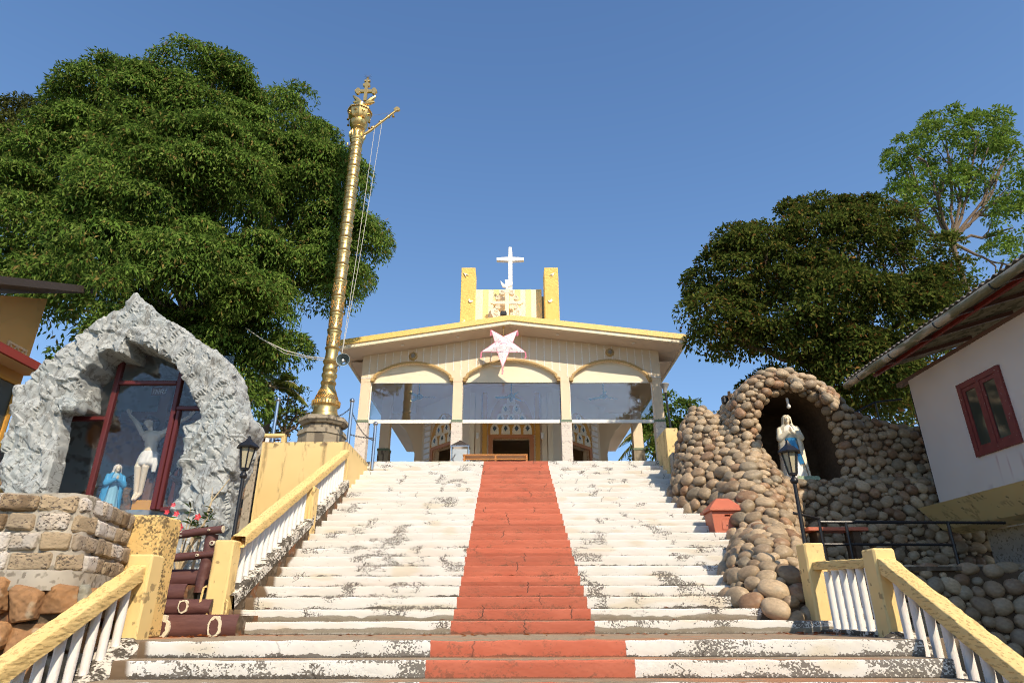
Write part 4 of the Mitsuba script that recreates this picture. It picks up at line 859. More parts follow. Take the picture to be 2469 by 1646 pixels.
front = np.clip(-vn[:, 1] * 1.6 + 0.15 + 0.5 * np.clip(np.maximum(vn[:, 2], np.abs(vn[:, 0]) * (np.abs(v[:, 0] + 6.0) > 1.45)), 0, 1), 0.05, 1)
disp = front * (0.42 * chips(v, 0.22, 0.42, 3, 0.5) + 0.36 * chips(v, 0.11, 0.45, 8, 0.4) + 0.10 * (meshkit.fbm(v * 2.2, 2, 5) - 0.5) + 0.012 * (meshkit.fbm(v * 14, 2, 2) - 0.5))
rm.vertices = v + vn * disp[:, None]
solo('rock_grotto', rm, 'm_rock', 'grey sculpted rock arch of the glazed crucifixion grotto', 'grotto', 22)
# backing: rough painted cave wall behind the glass
aa, zs_ = np.linspace(-0.05, math.pi + 0.05, 90), np.linspace(2.0, 6.05, 80)
Aa, Zg = np.meshgrid(aa, zs_, indexing='ij')
sc_ = np.sqrt(np.clip(1 - (np.maximum(Zg - 3.6, 0) / 2.5) ** 2, 0.001, 1))
pp = np.stack([-6.25 + 1.45 * sc_ * np.cos(Aa) - 0.3 * np.sin(Aa), 10.58 + 1.9 * sc_ * np.sin(Aa), Zg], -1)
pp = pp + np.stack([0.15 * np.cos(Aa), np.sin(Aa), 0 * Aa], -1) * (0.45 * (meshkit.fbm(pp * 1.7, 4, 3)[..., None] - 0.5))
add('rock_grotto__cave_wall', grid(pp), 'm_inner', 30)
fl_ = wobble(fine(hullp([(-7.7, 10.5, z) for z in (2.0, 3.18)] + [(-4.85, 10.5, z) for z in (2.0, 3.18)] + [(-5.7, 12.3, z) for z in (2.0, 3.18)] + [(-7.6, 12.3, z) for z in (2.0, 3.18)]), 0.25), 0.06, 3)
add('rock_grotto__cave_floor', fl_, 'm_inner', 30)
gf = thing('glazed_screen', 'dark red framed glass screen filling the rock arch', 'window')
YGl = 10.42
mul = [((-7.402, 4.667), (-7.402, 2.878), 0.045), ((-6.729, 5.925), (-6.729, 2.878), 0.04), ((-5.652, 5.68), (-5.652, 3.173), 0.04), ((-5.564, 4.805), (-5.564, 3.173), 0.03)]
for (xa, za), (xb, zb), w in mul:
    add(gf + '__mullion', box(xa - w, xa + w, YGl - 0.05, YGl + 0.05, zb, za, 0.01), 'm_maroon')
X0_, X1_, X2_, X3_ = [q_[0][0] for q_ in mul]; H1_, H2_, H3_, H4_ = 4.667, 5.296, 4.844, 3.18
for xa, xb, z in ((-7.7, X1_ - 0.042, H1_), (X1_ + 0.042, X2_ - 0.042, H2_), (X2_ + 0.042, -5.0, H3_), (X3_ + 0.032, -4.9, H4_)):
    add(gf + '__transom', box(xa, xb, YGl - 0.045, YGl + 0.045, z - 0.035, z + 0.035, 0.01), 'm_maroon')
for (x0, x1, z0, z1) in ((X0_ + 0.04, X1_ - 0.035, 3.1, H1_ - 0.03), (-7.6, X1_ - 0.035, H1_ + 0.03, 6.0), (X1_ + 0.035, X2_ - 0.035, 3.1, H2_ - 0.03), (X1_ + 0.035, X2_ - 0.035, H2_ + 0.03, 6.1), (X2_ + 0.035, -4.8, H3_ + 0.03, 5.8), (X3_ + 0.025, -4.8, H4_ + 0.03, H3_ - 0.03)):
    add(gf + '__pane', grid([[(x0, YGl, z0), (x0, YGl, z1)], [(x1, YGl, z0), (x1, YGl, z1)]]), 'm_glass')
# ---------------------------------------------------------------- statues
def head(c, r, turn=0.0, tilt=0.0, beard=False):
    """a small sculpted head facing -y: skull, jaw, nose, brows, ears"""
    sp = lambda a, rr, sc=(1, 1, 1): m3.Manifold.sphere(rr, 20).scale(sc).translate([float(x) for x in a])
    L = [sp((0, 0.08 * r, 0.18 * r), r * 0.98, (0.80, 0.98, 1.0)), sp((0, -0.22 * r, -0.45 * r), r * 0.62, (0.85, 0.9, 1.0)),
         m3.Manifold.batch_hull([sp((0, -0.86 * r, 0.16 * r), 0.07 * r), sp((0, -1.03 * r, -0.16 * r), 0.12 * r), sp((0.1 * r, -0.78 * r, -0.2 * r), 0.08 * r), sp((-0.1 * r, -0.78 * r, -0.2 * r), 0.08 * r)]),
         m3.Manifold.batch_hull([sp((-0.42 * r, -0.70 * r, 0.26 * r), 0.10 * r), sp((0.42 * r, -0.70 * r, 0.26 * r), 0.10 * r)]), sp((0, -0.74 * r, -0.48 * r), 0.2 * r, (1.1, 0.6, 0.5)), sp((0, -0.66 * r, -0.85 * r), 0.22 * r)]
    for s in (-1, 1): L.append(sp((s * 0.80 * r, 0.05 * r, 0.0), 0.2 * r, (0.45, 0.8, 1.3)))
    m = m3.Manifold.batch_boolean(L, m3.OpType.Add).refine_to_length(r * 0.22); mm = m.to_mesh()
    t = trimesh.Trimesh(np.array(mm.vert_properties[:, :3]), np.array(mm.tri_verts), process=True); trimesh.smoothing.filter_taubin(t, iterations=3)
    t.apply_transform(trimesh.transformations.rotation_matrix(tilt, [1, 0, 0])); t.apply_transform(trimesh.transformations.rotation_matrix(turn, [0, 0, 1])); t.apply_translation(c); return t
def hand(w, d, side, s=1.0, curl=0.2, up=(0, -1, 0)):
    """palm and five fingers from the wrist w along d"""
    w, d, up = np.array(w, float), np.array(d, float), np.array(up, float); d /= np.linalg.norm(d)
    a = np.cross(d, up); a /= np.linalg.norm(a); n = np.cross(a, d); ch = []
    k = w + d * 0.05 * s
    ch.append((w, k, 0.017 * s, 0.020 * s))
    for f, L in ((-1.5, 0.046), (-0.5, 0.055), (0.5, 0.052), (1.5, 0.040)):
        b = w + d * 0.062 * s + a * f * 0.0125 * s; ch.append((k + a * f * 0.008 * s, b, 0.013 * s, 0.0085 * s))
        m_ = b + d * L * 0.55 * s - n * curl * 0.02 * s; ch.append((b, m_, 0.0085 * s, 0.0075 * s)); ch.append((m_, m_ + (d * 0.8 - n * curl) * L * 0.5 * s, 0.0075 * s, 0.006 * s))
    th = w + d * 0.02 * s + a * side * 0.018 * s; t2 = th + (d * 0.7 + a * side * 0.7) * 0.035 * s
    ch += [(w + d * 0.01 * s, th, 0.013 * s, 0.010 * s), (th, t2, 0.010 * s, 0.008 * s), (t2, t2 + d * 0.022 * s, 0.008 * s, 0.0065 * s)]
    return bones(ch, 8, 0.012 * s, 3)
# the crucified figure
cx = thing('crucifix', 'pale crucified figure on a dark wooden cross behind the glass', 'crucifix')
cX, cY = -6.42, 11.32
add(cx + '__cross', cat([box(cX - 0.10, cX + 0.10, cY + 0.10, cY + 0.2, 3.1, 5.62, 0.01), box(cX - 0.75, cX + 0.75, cY + 0.102, cY + 0.198, 4.92, 5.10, 0.01)]), 'm_brownrobe')
add(cx + '__foot_block', box(cX - 0.06, cX + 0.30, cY - 0.1, cY + 0.098, 3.18, 3.46, 0.01), 'm_orange')
sh = [(cX - 0.19, cY - 0.02, 4.66), (cX + 0.16, cY - 0.02, 4.64)]
hL, hR = (cX - 0.545, cY + 0.05, 5.02), (cX + 0.56, cY + 0.05, 4.99)
eL, eR = (cX - 0.36, cY + 0.0, 4.86), (cX + 0.36, cY, 4.83)
kL, kR = (cX - 0.085, cY - 0.12, 4.02), (cX + 0.045, cY - 0.12, 4.02)
fL, fR = (cX - 0.07, cY - 0.03, 3.58), (cX + 0.01, cY - 0.04, 3.58)
body = bones([((cX - 0.02, cY, 4.60), (cX, cY + 0.0, 4.42), 0.125, 0.105), ((cX - 0.10, cY - 0.02, 4.60), (cX + 0.07, cY - 0.02, 4.59), 0.09, 0.09), ((cX, cY, 4.42), (cX + 0.01, cY, 4.24), 0.10, 0.125),
              ((cX - 0.02, cY - 0.01, 4.66), (cX - 0.06, cY - 0.06, 4.76), 0.055, 0.05), (sh[0], (cX - 0.06, cY, 4.62), 0.062, 0.08), (sh[1], (cX + 0.04, cY, 4.62), 0.062, 0.08),
              (sh[0], eL, 0.055, 0.042), (eL, hL, 0.040, 0.026), (sh[1], eR, 0.055, 0.042), (eR, hR, 0.040, 0.026),
              ((cX - 0.06, cY, 4.24), kL, 0.088, 0.06), (kL, fL, 0.058, 0.036), ((cX + 0.06, cY, 4.24), kR, 0.088, 0.06), (kR, fR, 0.058, 0.036),
              (fL, (cX - 0.05, cY - 0.12, 3.47), 0.036, 0.026), (fR, (cX - 0.0, cY - 0.15, 3.47), 0.036, 0.026)], 14, 0.03, 4)
add(cx + '__figure', cat([body, hand(hL, (-0.5, -0.1, 0.85), 1, 1.15), hand(hR, (0.55, -0.1, 0.8), -1, 1.15), head((cX - 0.08, cY - 0.09, 4.82), 0.098, 0.3, -0.3)]), 'm_skin', True)
add(cx + '__hair', cat([bones([((cX - 0.085, cY - 0.06, 4.88), (cX - 0.03, cY - 0.0, 4.85), 0.092, 0.09), ((cX - 0.16, cY - 0.05, 4.84), (cX - 0.15, cY - 0.05, 4.70), 0.035, 0.03), ((cX + 0.0, cY - 0.04, 4.84), (cX + 0.01, cY - 0.04, 4.70), 0.04, 0.03)], 10, 0.03, 3),
                        bones([((cX - 0.11, cY - 0.17, 4.735), (cX - 0.10, cY - 0.165, 4.71), 0.035, 0.025)], 10, 0.02, 2)]), 'm_hair', True)
add(cx + '__crown', cat([tube([(cX - 0.08 + 0.1 * math.cos(a), cY - 0.07 + 0.1 * math.sin(a), 4.875 + 0.012 * math.sin(5 * a + k)) for a in np.linspace(0, 6.283, 20)], 0.012, 5) for k in (0, 2)]), 'm_brownrobe', 40)
add(cx + '__loincloth', cat([rings([(4.05, cX, cY - 0.03, 0.165, 0.14, 0.05), (4.12, cX, cY - 0.02, 0.168, 0.145, 0.05), (4.22, cX + 0.01, cY - 0.01, 0.165, 0.14, 0.04), (4.30, cX + 0.01, cY, 0.145, 0.125, 0.03), (4.32, cX + 0.01, cY, 0.125, 0.11, 0.02)], 44, 3),
                             rings([(3.95, cX + 0.17, cY - 0.06, 0.035, 0.03, 0.08), (4.1, cX + 0.165, cY - 0.06, 0.05, 0.04, 0.08), (4.27, cX + 0.15, cY - 0.05, 0.035, 0.03, 0.05)], 20, 4)]), 'm_white', True)
tg = add(cx + '__sign_plate', box(cX - 0.26, cX - 0.01, cY + 0.06, cY + 0.09, 5.40, 5.56, 0.004), 'm_brownrobe')
tx = meshkit.text_mesh('INRI', 0.085, 0.004); tx.apply_transform(trimesh.transformations.rotation_matrix(math.pi / 2, [1, 0, 0])); tx.apply_translation([cX - 0.235, cY + 0.058, 5.43]); add(tg + '__lettering', tx, 'm_white')
def robed(name, label, x, y, z, h, rz, robe_mat, mantle_mat, skin='m_skin', lean=0.0, veil_mat=None):
    """a standing robed figure, hands joined before the chest, facing -y before turning by rz"""
    t = thing(name, label, 'statue'); s = h / 1.6
    def put(n, m, mat, smooth=True): return add(t + '__' + n, place(m, x, y, z, rz, s), mat, smooth)
    put('robe', rings([(0.0, 0, 0, 0.27, 0.22, 0.05), (0.10, 0, 0, 0.25, 0.21, 0.06), (0.4, 0, 0, 0.21, 0.175, 0.06), (0.75, 0, 0, 0.19, 0.15, 0.04), (0.95, 0, lean * 0.3, 0.17, 0.13, 0.03), (1.15, 0, lean * 0.6, 0.185, 0.125, 0.02), (1.28, 0, lean, 0.16, 0.11, 0.01), (1.34, 0, lean, 0.07, 0.07, 0)], 60, 1), robe_mat)
    mant = []
    for z_, rx, ry, dx in ((0.05, 0.33, 0.27, 0), (0.3, 0.30, 0.25, 0), (0.65, 0.28, 0.22, 0), (0.95, 0.27, 0.2, 0), (1.18, 0.235, 0.165, 0), (1.30, 0.18, 0.135, 0), (1.36, 0.115, 0.11, 0)):
        op = 0.55 + 0.35 * math.exp(-((z_ - 0.05) / 0.5) ** 2)
        a = np.linspace(-math.pi / 2 + op, 1.5 * math.pi - op, 46); w = 1 + 0.05 * np.sin(9 * a + z_) + 0.035 * np.sin(16 * a + 2)
        ly = lean * min(1, max(0, (z_ - 0.7) / 0.5))
        mant.append(np.stack([rx * w * np.cos(a), ly + ry * w * np.sin(a), np.full_like(a, z_)], -1))
    put('mantle', grid(np.array(mant)), mantle_mat)
    arms = [((s_ * 0.19, lean - 0.0, 1.24), (s_ * 0.23, lean - 0.10, 1.0), 0.075, 0.085) for s_ in (-1, 1)] + [((s_ * 0.23, lean - 0.10, 1.0), (s_ * 0.05, lean - 0.22, 1.13), 0.085, 0.055) for s_ in (-1, 1)]
    put('sleeves', bones(arms, 14, 0.05, 4), mantle_mat)
    put('hands', cat([hand((s_ * 0.022, lean - 0.235, 1.13), (-s_ * 0.10, -0.25, 1.0), -s_, 1.05, 0.05, (s_, 0, 0)) for s_ in (-1, 1)]), skin)
    put('head', cat([head((0, lean - 0.035, 1.475), 0.098, 0, -0.12 - lean), bones([((0, lean, 1.30), (0, lean - 0.02, 1.42), 0.05, 0.05)], 12, 0.03, 2)]), skin)
    ve = []
    for z_, rx, ry, cy in ((1.02, 0.245, 0.19, 0.03), (1.2, 0.20, 0.155, 0.03), (1.32, 0.135, 0.125, 0.03), (1.45, 0.115, 0.125, 0.015), (1.54, 0.11, 0.115, 0.005), (1.585, 0.075, 0.08, 0.0), (1.61, 0.02, 0.02, 0.0)):
        op = 0.75 if z_ < 1.5 else 0.45 if z_ < 1.57 else 0.02
        a = np.linspace(-math.pi / 2 + op, 1.5 * math.pi - op, 40); w = 1 + 0.03 * np.sin(11 * a + z_ * 3)
        ve.append(np.stack([rx * w * np.cos(a), lean + cy + ry * w * np.sin(a), np.full_like(a, z_)], -1))
    put('veil', grid(np.array(ve)), veil_mat or mantle_mat)
    put('feet', cat([bones([((s_ * 0.08, -0.12, 0.03), (s_ * 0.085, -0.25, 0.02), 0.035, 0.025)], 10, 0.03, 2) for s_ in (-1, 1)]), skin)
    return t, put
robed('mourner_statue', 'mourning woman statue in a bright blue mantle and pale veil behind the glass', -6.86, 11.2, 3.12, 0.94, 0.75, 'm_ltblue', 'm_blue', lean=-0.07, veil_mat='m_whitep')
robed('mourner_statue', 'statue in a dark brown cloak behind the glass at the right of the crucifix', -5.93, 11.6, 3.1, 1.14, -0.6, 'm_salmon', 'm_brownrobe', lean=-0.03)
t_, put_ = robed('grotto_statue', 'white veiled woman statue with a blue sash praying in the cobblestone niche', 5.98, 13.42, 4.18, 1.42, -0.22, 'm_white', 'm_robe', lean=0.0, veil_mat='m_robe')
sash = []
for pts in ([(-0.03, -0.155, 0.98), (-0.05, -0.175, 0.7), (-0.06, -0.195, 0.42)], [(0.03, -0.155, 0.98), (0.08, -0.172, 0.65), (0.14, -0.185, 0.36)]):
    P_ = np.array(pts); sash.append(hullp(np.vstack([P_ + [0.04, 0, 0], P_ - [0.04, 0, 0], P_ + [0.04, -0.05, 0], P_ - [0.04, -0.05, 0]])))
put_('sash', cat(sash + [tube([(0.165 * math.cos(a), 0.142 * math.sin(a), 0.98) for a in np.linspace(-2.9, -0.24, 14)], 0.028, 6)]), 'm_blue', 40)
st_b = solo('statue_plinth', cat([rings([(3.98, 5.98, 13.45, 0.36, 0.34, 0.04), (4.08, 5.98, 13.45, 0.33, 0.31, 0.05), (4.18, 5.98, 13.45, 0.30, 0.28, 0.03)], 40, 9)]), 'm_black', 'dark rocky plinth under the white statue in the niche', 'plinth', 40)
# ================================================================== LEFT STONE WALL
def chamfer_stone(L, D, H, seed, c=0.018):
    r = np.random.default_rng(seed); d = np.array([L, D, H]) / 2; pts = []
    for s in np.ndindex(2, 2, 2):
        s = np.array(s) * 2 - 1; j = r.uniform(-0.012, 0.012, 3)
        for k in range(3):
            q = d - c * r.uniform(0.7, 1.4); q[k] = d[k]; pts.append(s * (q + j))
    return hullp(pts)
sw = thing('stone_wall', 'low wall of grey and ochre stone blocks in pale mortar on rubble footing, at the far left', 'wall')
path = [(-7.6, 5.9), (-4.12, 5.9)] + [(-4.12 + 0.24 * math.sin(a), 6.14 - 0.24 * math.cos(a)) for a in np.linspace(0.2, 1.45, 6)] + [(-4.22, 7.45)]
PL = LineString(path)
def wall_strip(z0, z1, off, n=160):
    P_ = []
    for s in np.linspace(0, PL.length, n):
        a, b = PL.interpolate(s), PL.interpolate(min(s + 0.01, PL.length)); c0 = PL.interpolate(max(s - 0.01, 0))
        d = np.array([b.x - c0.x, b.y - c0.y]); d /= np.linalg.norm(d); nrm = np.array([d[1], -d[0]])
        o = np.array([a.x, a.y]) + nrm * off
        P_.append([(o[0], o[1], z) for z in np.linspace(z0, z1, 22)] + [(o[0] - nrm[0] * 0.25, o[1] - nrm[1] * 0.25, z1)])
    P_ = np.array(P_); d = meshkit.fbm(P_ * 9, 3, 3)[..., None] - 0.5
    return grid(P_ + d * 0.03)
add(sw + '__mortar', wall_strip(1.95, 2.645, 0.0), 'm_concrete', 40)
add(sw + '__footing_band', wall_strip(1.82, 1.985, 0.05), 'm_concrete', 40)
add(sw + '__rubble_core', wall_strip(0.4, 1.84, -0.05), 'm_dirt', 40)
rb = np.random.default_rng(21); row = 0; z = 1.985
while z < 2.60:
    h = 0.145 if row < 4 else 0.1; s = 2.2 + 0.2 * (row % 2)
    while s < PL.length - 0.1:
        L = rb.uniform(0.22, 0.36) if s < 4.0 else rb.uniform(0.16, 0.26)
        if s + L > PL.length - 0.02: break
        a, b = PL.interpolate(s), PL.interpolate(s + L); d = np.array([b.x - a.x, b.y - a.y]); ln = np.linalg.norm(d)
        m = chamfer_stone(ln, 0.09, h, int(s * 1000) + row * 7)
        m = wobble(fine(m, 0.06), 0.008, 14, row)
        m = place(m, (a.x + b.x) / 2, (a.y + b.y) / 2, z + h / 2, math.atan2(d[1], d[0]))
        add(sw + '__block', m, 'm_block', True, uv=np.tile(rb.uniform(0, 1, 2), (len(m.vertices), 1)))
        s += L + rb.uniform(0.012, 0.03)
    z += h + 0.02; row += 1
zs0 = 0.75; row = 0
while zs0 < 1.80:
    s = 2.4 + rb.uniform(0, 0.2); hmax = 0.30
    while s < PL.length - 0.15:
        L = rb.uniform(0.26, 0.50); H = rb.uniform(0.24, 0.34)
        a, b = PL.interpolate(s), PL.interpolate(min(s + L, PL.length)); d = np.array([b.x - a.x, b.y - a.y])
        r = rb.normal(0, 1, (26, 3)); r /= np.linalg.norm(r, axis=1, keepdims=True); r = np.sign(r) * np.abs(r) ** 0.42 * rb.uniform(0.86, 1.0, (26, 1))
        m = hullp(r * np.array([L * 0.50, 0.12, H * 0.53])); m = wobble(fine(m, 0.09), 0.012, 8, row)
        m = place(m, (a.x + b.x) / 2, (a.y + b.y) / 2, zs0 + H / 2 + rb.uniform(-0.03, 0.04), math.atan2(d[1], d[0]))
        m.apply_translation([0.02, -0.02, 0])
        add(sw + '__rubble_stone', m, 'm_rubble', True, uv=np.tile(rb.uniform(0, 1, 2), (len(m.vertices), 1)))
        s += L * 0.93
    zs0 += 0.275; row += 1
solo('stained_pier', wobble(fine(box(-4.27, -3.86, 7.38, 7.8, 1.4, 2.66, 0.02), 0.09), 0.014, 7, 4), 'm_stained', 'blotchy black and yellow plastered pier at the end of the stone block wall', 'pier', 30)
# ---------------------------------------------------------------- mock log steps and fence
def log(p, q, r, seed=0, rings_=True, n=14, k=40):
    P_ = np.linspace(p, q, k); m = tube(P_, np.full(k, r), n)
    return wobble(m, r * 0.16, 4.5 / (r * 9), seed)
ls = thing('log_steps', 'brown mock log steps with pale growth ring ends going up to the left', 'steps')
def log_step(x0, x1, y, z0, z1, sd):
    nx, nz = int((x1 - x0) / 0.03), 8
    P_ = []
    for x in np.linspace(x0, x1, nx):
        P_.append([(x, y - 0.05 * math.sin(math.pi * t ** 0.8), z0 + (z1 - z0) * t) for t in np.linspace(0, 1, nz)] + [(x, y + 0.45, z1)])
    P_ = np.array(P_); q_ = P_ * np.array([5, 5, 26])
    P_ = P_ + np.array([0, 1, 0.3]) * 0.035 * (meshkit.fbm(q_, 3, sd)[..., None] - 0.5)
    k_ = add(ls + '__step', grid(P_), 'm_log', 40)
    add(k_ + '__fill', box(x0, x1, y + 0.03, y + 0.6, z0 - 0.3, z1 - 0.012), 'm_dirt')
    return k_
def ring_end(k_, x, y, z, rx, rz, sd):
    r = np.random.default_rng(sd)
    def blob(sx, sz): return Polygon([(x + sx * math.cos(a) * w, z + sz * math.sin(a) * w) for a, w in zip(np.linspace(0, 6.283, 25)[:-1], 1 + 0.06 * r.normal(0, 1, 24))])
    add(k_ + '__ring', prism(blob(rx, rz), y - 0.055, y + 0.02), 'm_ring')
    add(k_ + '__ring_heart', prism(blob(rx * 0.68, rz * 0.72), y - 0.065, y - 0.05), 'm_log')
s1_ = log_step(-4.1, -3.06, 7.90, 1.39, 1.635, 1); ring_end(s1_, -3.30, 7.89, 1.505, 0.075, 0.115, 1); ring_end(s1_, -3.93, 7.88, 1.50, 0.14, 0.13, 2)
s2_ = log_step(-4.3, -3.55, 8.26, 1.63, 1.805, 2); ring_end(s2_, -3.86, 8.25, 1.725, 0.06, 0.075, 3)
s3_ = log_step(-4.5, -4.05, 8.62, 1.80, 1.995, 3)
s4_ = log_step(-4.6, -3.9, 8.95, 1.98, 2.19, 4)
lf = thing('log_fence', 'dark red brown mock log rail fence in front of the rock grotto', 'fence')
add(lf + '__rail', log((-4.75, 8.82, 2.565), (-3.79, 8.78, 2.675), 0.052, 3), 'm_log', 40)
add(lf + '__rail', log((-4.75, 8.82, 2.29), (-3.84, 8.80, 2.37), 0.050, 4), 'm_log', 40)
add(lf + '__post', log((-3.99, 8.86, 1.9), (-3.95, 8.86, 2.62), 0.075, 5), 'm_log', 40)
for (x, y, z, r) in ((-4.32, 8.765, 2.615, 0.03), (-3.95, 8.72, 2.66, 0.014), (-4.05, 8.73, 2.345, 0.018), (-3.90, 8.775, 2.50, 0.03)):
    k_ = add(lf + '__knot', prism(Point(x, z).buffer(r), y - 0.01, y + 0.04), 'm_ring')
    add(k_ + '__heart', prism(Point(x, z).buffer(r * 0.55), y - 0.016, y - 0.009), 'm_log')
add(lf + '__rail_end', prism(Point(0, 0).buffer(0.045), -0.005, 0.005), 'm_ring'); _e = lf + '__rail_end'
scene[_e]['to_world'] = T().translate([-3.788, 8.78, 2.675]).rotate([0, 0, 1], 90)
# ================================================================== BUILDING AT THE FAR LEFT
bd_ = thing('ochre_building', 'ochre building with a raking dark eave and red edged ledge behind the rock grotto', 'building')
bp = lambda n, m, mat, par=None, **k: add((par or bd_) + '__' + n, m, mat, **k)
WX = -9.55
wp = [(9.9, 2.0), (11.88, 2.0), (11.88, 7.66), (9.9, 6.79)]
bw = bp('wall', prismx(wp, WX - 0.25, WX), 'm_bldg')
rf_ = bp('roof', prismx([(9.6, 6.79), (11.9, 7.80), (11.9, 7.95), (9.6, 6.94)], WX - 6, WX + 0.9), 'm_dark')
ld = bp('ledge', prismx([(9.9, 5.98), (11.9, 5.98), (11.9, 6.06), (9.9, 6.06)], WX + 0.002, WX + 0.48), 'm_ledge', bw)
bp('edge', box(WX + 0.482, WX + 0.54, 9.9, 11.92, 5.94, 6.10), 'm_redled', ld)
for y0, y1, z0, z1 in ((9.95, 10.75, 3.2, 5.80), (10.95, 11.8, 3.2, 5.80)):
    w_ = bp('window', cat([box(WX + 0.001, WX + 0.05, y0, y0 + 0.07, z0, z1), box(WX + 0.001, WX + 0.05, y1 - 0.07, y1, z0, z1), box(WX + 0.001, WX + 0.05, y0 + 0.07, y1 - 0.07, z1 - 0.07, z1), box(WX + 0.001, WX + 0.05, y0 + 0.07, y1 - 0.07, z0, z0 + 0.07)]), 'm_orange', bw)
    bp('pane', box(WX + 0.002, WX + 0.015, y0 + 0.07, y1 - 0.07, z0 + 0.07, z1 - 0.07), 'm_darkglass', w_)
for yc in (10.35, 11.5):
    v_ = bp('vent_block', cat([box(WX + 0.001, WX + 0.03, yc - 0.26, yc + 0.26, 6.42, 6.46), box(WX + 0.001, WX + 0.03, yc - 0.26, yc + 0.26, 6.16, 6.20), box(WX + 0.001, WX + 0.03, yc - 0.26, yc - 0.22, 6.20, 6.42), box(WX + 0.001, WX + 0.03, yc + 0.22, yc + 0.26, 6.20, 6.42)]), 'm_ledge', bw)
    bp('lattice', cat([tube([(WX + 0.02, yc - 0.2 + 0.2 * k, 6.20), (WX + 0.02, yc - 0.02 + 0.2 * k, 6.42)], 0.016, 5) for k in range(2)] + [tube([(WX + 0.02, yc - 0.02 + 0.2 * k, 6.20), (WX + 0.02, yc - 0.2 + 0.2 * k, 6.42)], 0.016, 5) for k in range(2)]), 'm_ledge', v_)
solo('yellow_parapet', box(-9.2, -8.0, 10.2, 10.5, 2.2, 3.52), 'm_yellow', 'piece of yellow parapet showing between the ochre building and the rock grotto', 'parapet')
# ================================================================== COBBLESTONE GROTTO
CH = []   # chains of spheres (x, y, z, r)
def chain_s(pts, step=0.12):
    for (a, b) in zip(pts[:-1], pts[1:]):
        a, b = np.array(a), np.array(b); n = max(2, int(np.linalg.norm((b - a)[:3]) / step))
        for t in np.linspace(0, 1, n): CH.append(a + (b - a) * t)
chain_s([(4.34, 14.25, 5.88, 0.17), (4.37, 14.2, 5.4, 0.46), (4.45, 14.1, 4.9, 0.70), (4.52, 13.9, 4.3, 0.92), (4.5, 13.6, 3.6, 1.12), (4.5, 13.2, 2.9, 1.15)])          # left mound
chain_s([(4.8, 13.4, 4.2, 0.75), (4.75, 12.8, 3.6, 0.80), (4.5, 12.0, 3.0, 0.72), (4.30, 11.2, 2.62, 0.50)])
chain_s([(4.22, 10.9, 2.45, 0.5), (4.0, 10.4, 2.25, 0.60), (3.72, 9.75, 1.95, 0.66), (3.46, 9.15, 1.62, 0.60), (3.34, 8.80, 1.45, 0.46)])                    # pile running down
CH = np.array(CH)
AR = np.array([(4.92, 3.2), (4.93, 4.6), (4.97, 5.2), (5.08, 5.62), (5.27, 5.98), (5.55, 6.23), (5.88, 6.32), (6.2, 6.24), (6.56, 6.08), (6.85, 5.82), (7.06, 5.45), (7.14, 5.0), (7.16, 4.4), (7.16, 3.2)])
_al = LineString(AR); AS = np.array([_al.interpolate(s).coords[0] for s in np.linspace(0, _al.length, 46)])
def sd_box(Pn, lo, hi, r):
    c, h = (np.array(lo) + np.array(hi)) / 2, (np.array(hi) - np.array(lo)) / 2 - r
    q_ = np.abs(Pn - c) - h
    return np.linalg.norm(np.maximum(q_, 0), axis=1) + np.minimum(q_.max(1), 0) - r
def cob(Pn):
    d = np.full(len(Pn), 9.0)
    for c in CH: d = np.minimum(d, np.sqrt((Pn[:, 0] - c[0]) ** 2 + (Pn[:, 1] - c[1]) ** 2 + (Pn[:, 2] - c[2]) ** 2) - c[3])
    dy = np.maximum(np.abs(Pn[:, 1] - 14.0) - 0.75, 0); e = np.full(len(Pn), 9.0)
    for c in AS: e = np.minimum(e, np.sqrt((Pn[:, 0] - c[0]) ** 2 + (Pn[:, 2] - c[1]) ** 2 + dy ** 2) - 0.26)
    d = smin(d, e, 0.22)
    d = smin(d, sd_box(Pn, (4.7, 12.75, 1.8), (9.6, 14.9, 4.06), 0.15), 0.15)                    # wall under the niche
    top = 5.62 - 0.30 * np.clip(Pn[:, 0] - 7.0, 0, 1.2) - 0.1 * np.clip(Pn[:, 0] - 8.2, 0, 5)
    w = sd_box(Pn, (6.9, 13.1, 3.5), (9.8, 14.6, 9.0), 0.15)
    d = smin(d, np.maximum(w, Pn[:, 2] - top), 0.15)
    niche = np.maximum(np.maximum(np.hypot(Pn[:, 0] - 6.02, np.clip(Pn[:, 2] - 5.28, 0, 9)) - 0.80, 4.04 - Pn[:, 2]), Pn[:, 1] - 14.9)
    niche = np.maximum(niche, 13.0 - Pn[:, 1] - 1)
    d = np.maximum(d, -np.where(Pn[:, 2] > 4.04, niche, 9))
    return d
cm = surface_nets(cob, (2.5, 8.1, 1.0), (9.6, 15.2, 7.0), 0.10)
trimesh.smoothing.filter_taubin(cm, iterations=3)
cg = solo('cobble_grotto', cm, 'm_mortar', 'grotto, mound and spilling pile of rounded brown river cobbles right of the steps', 'grotto', 50)
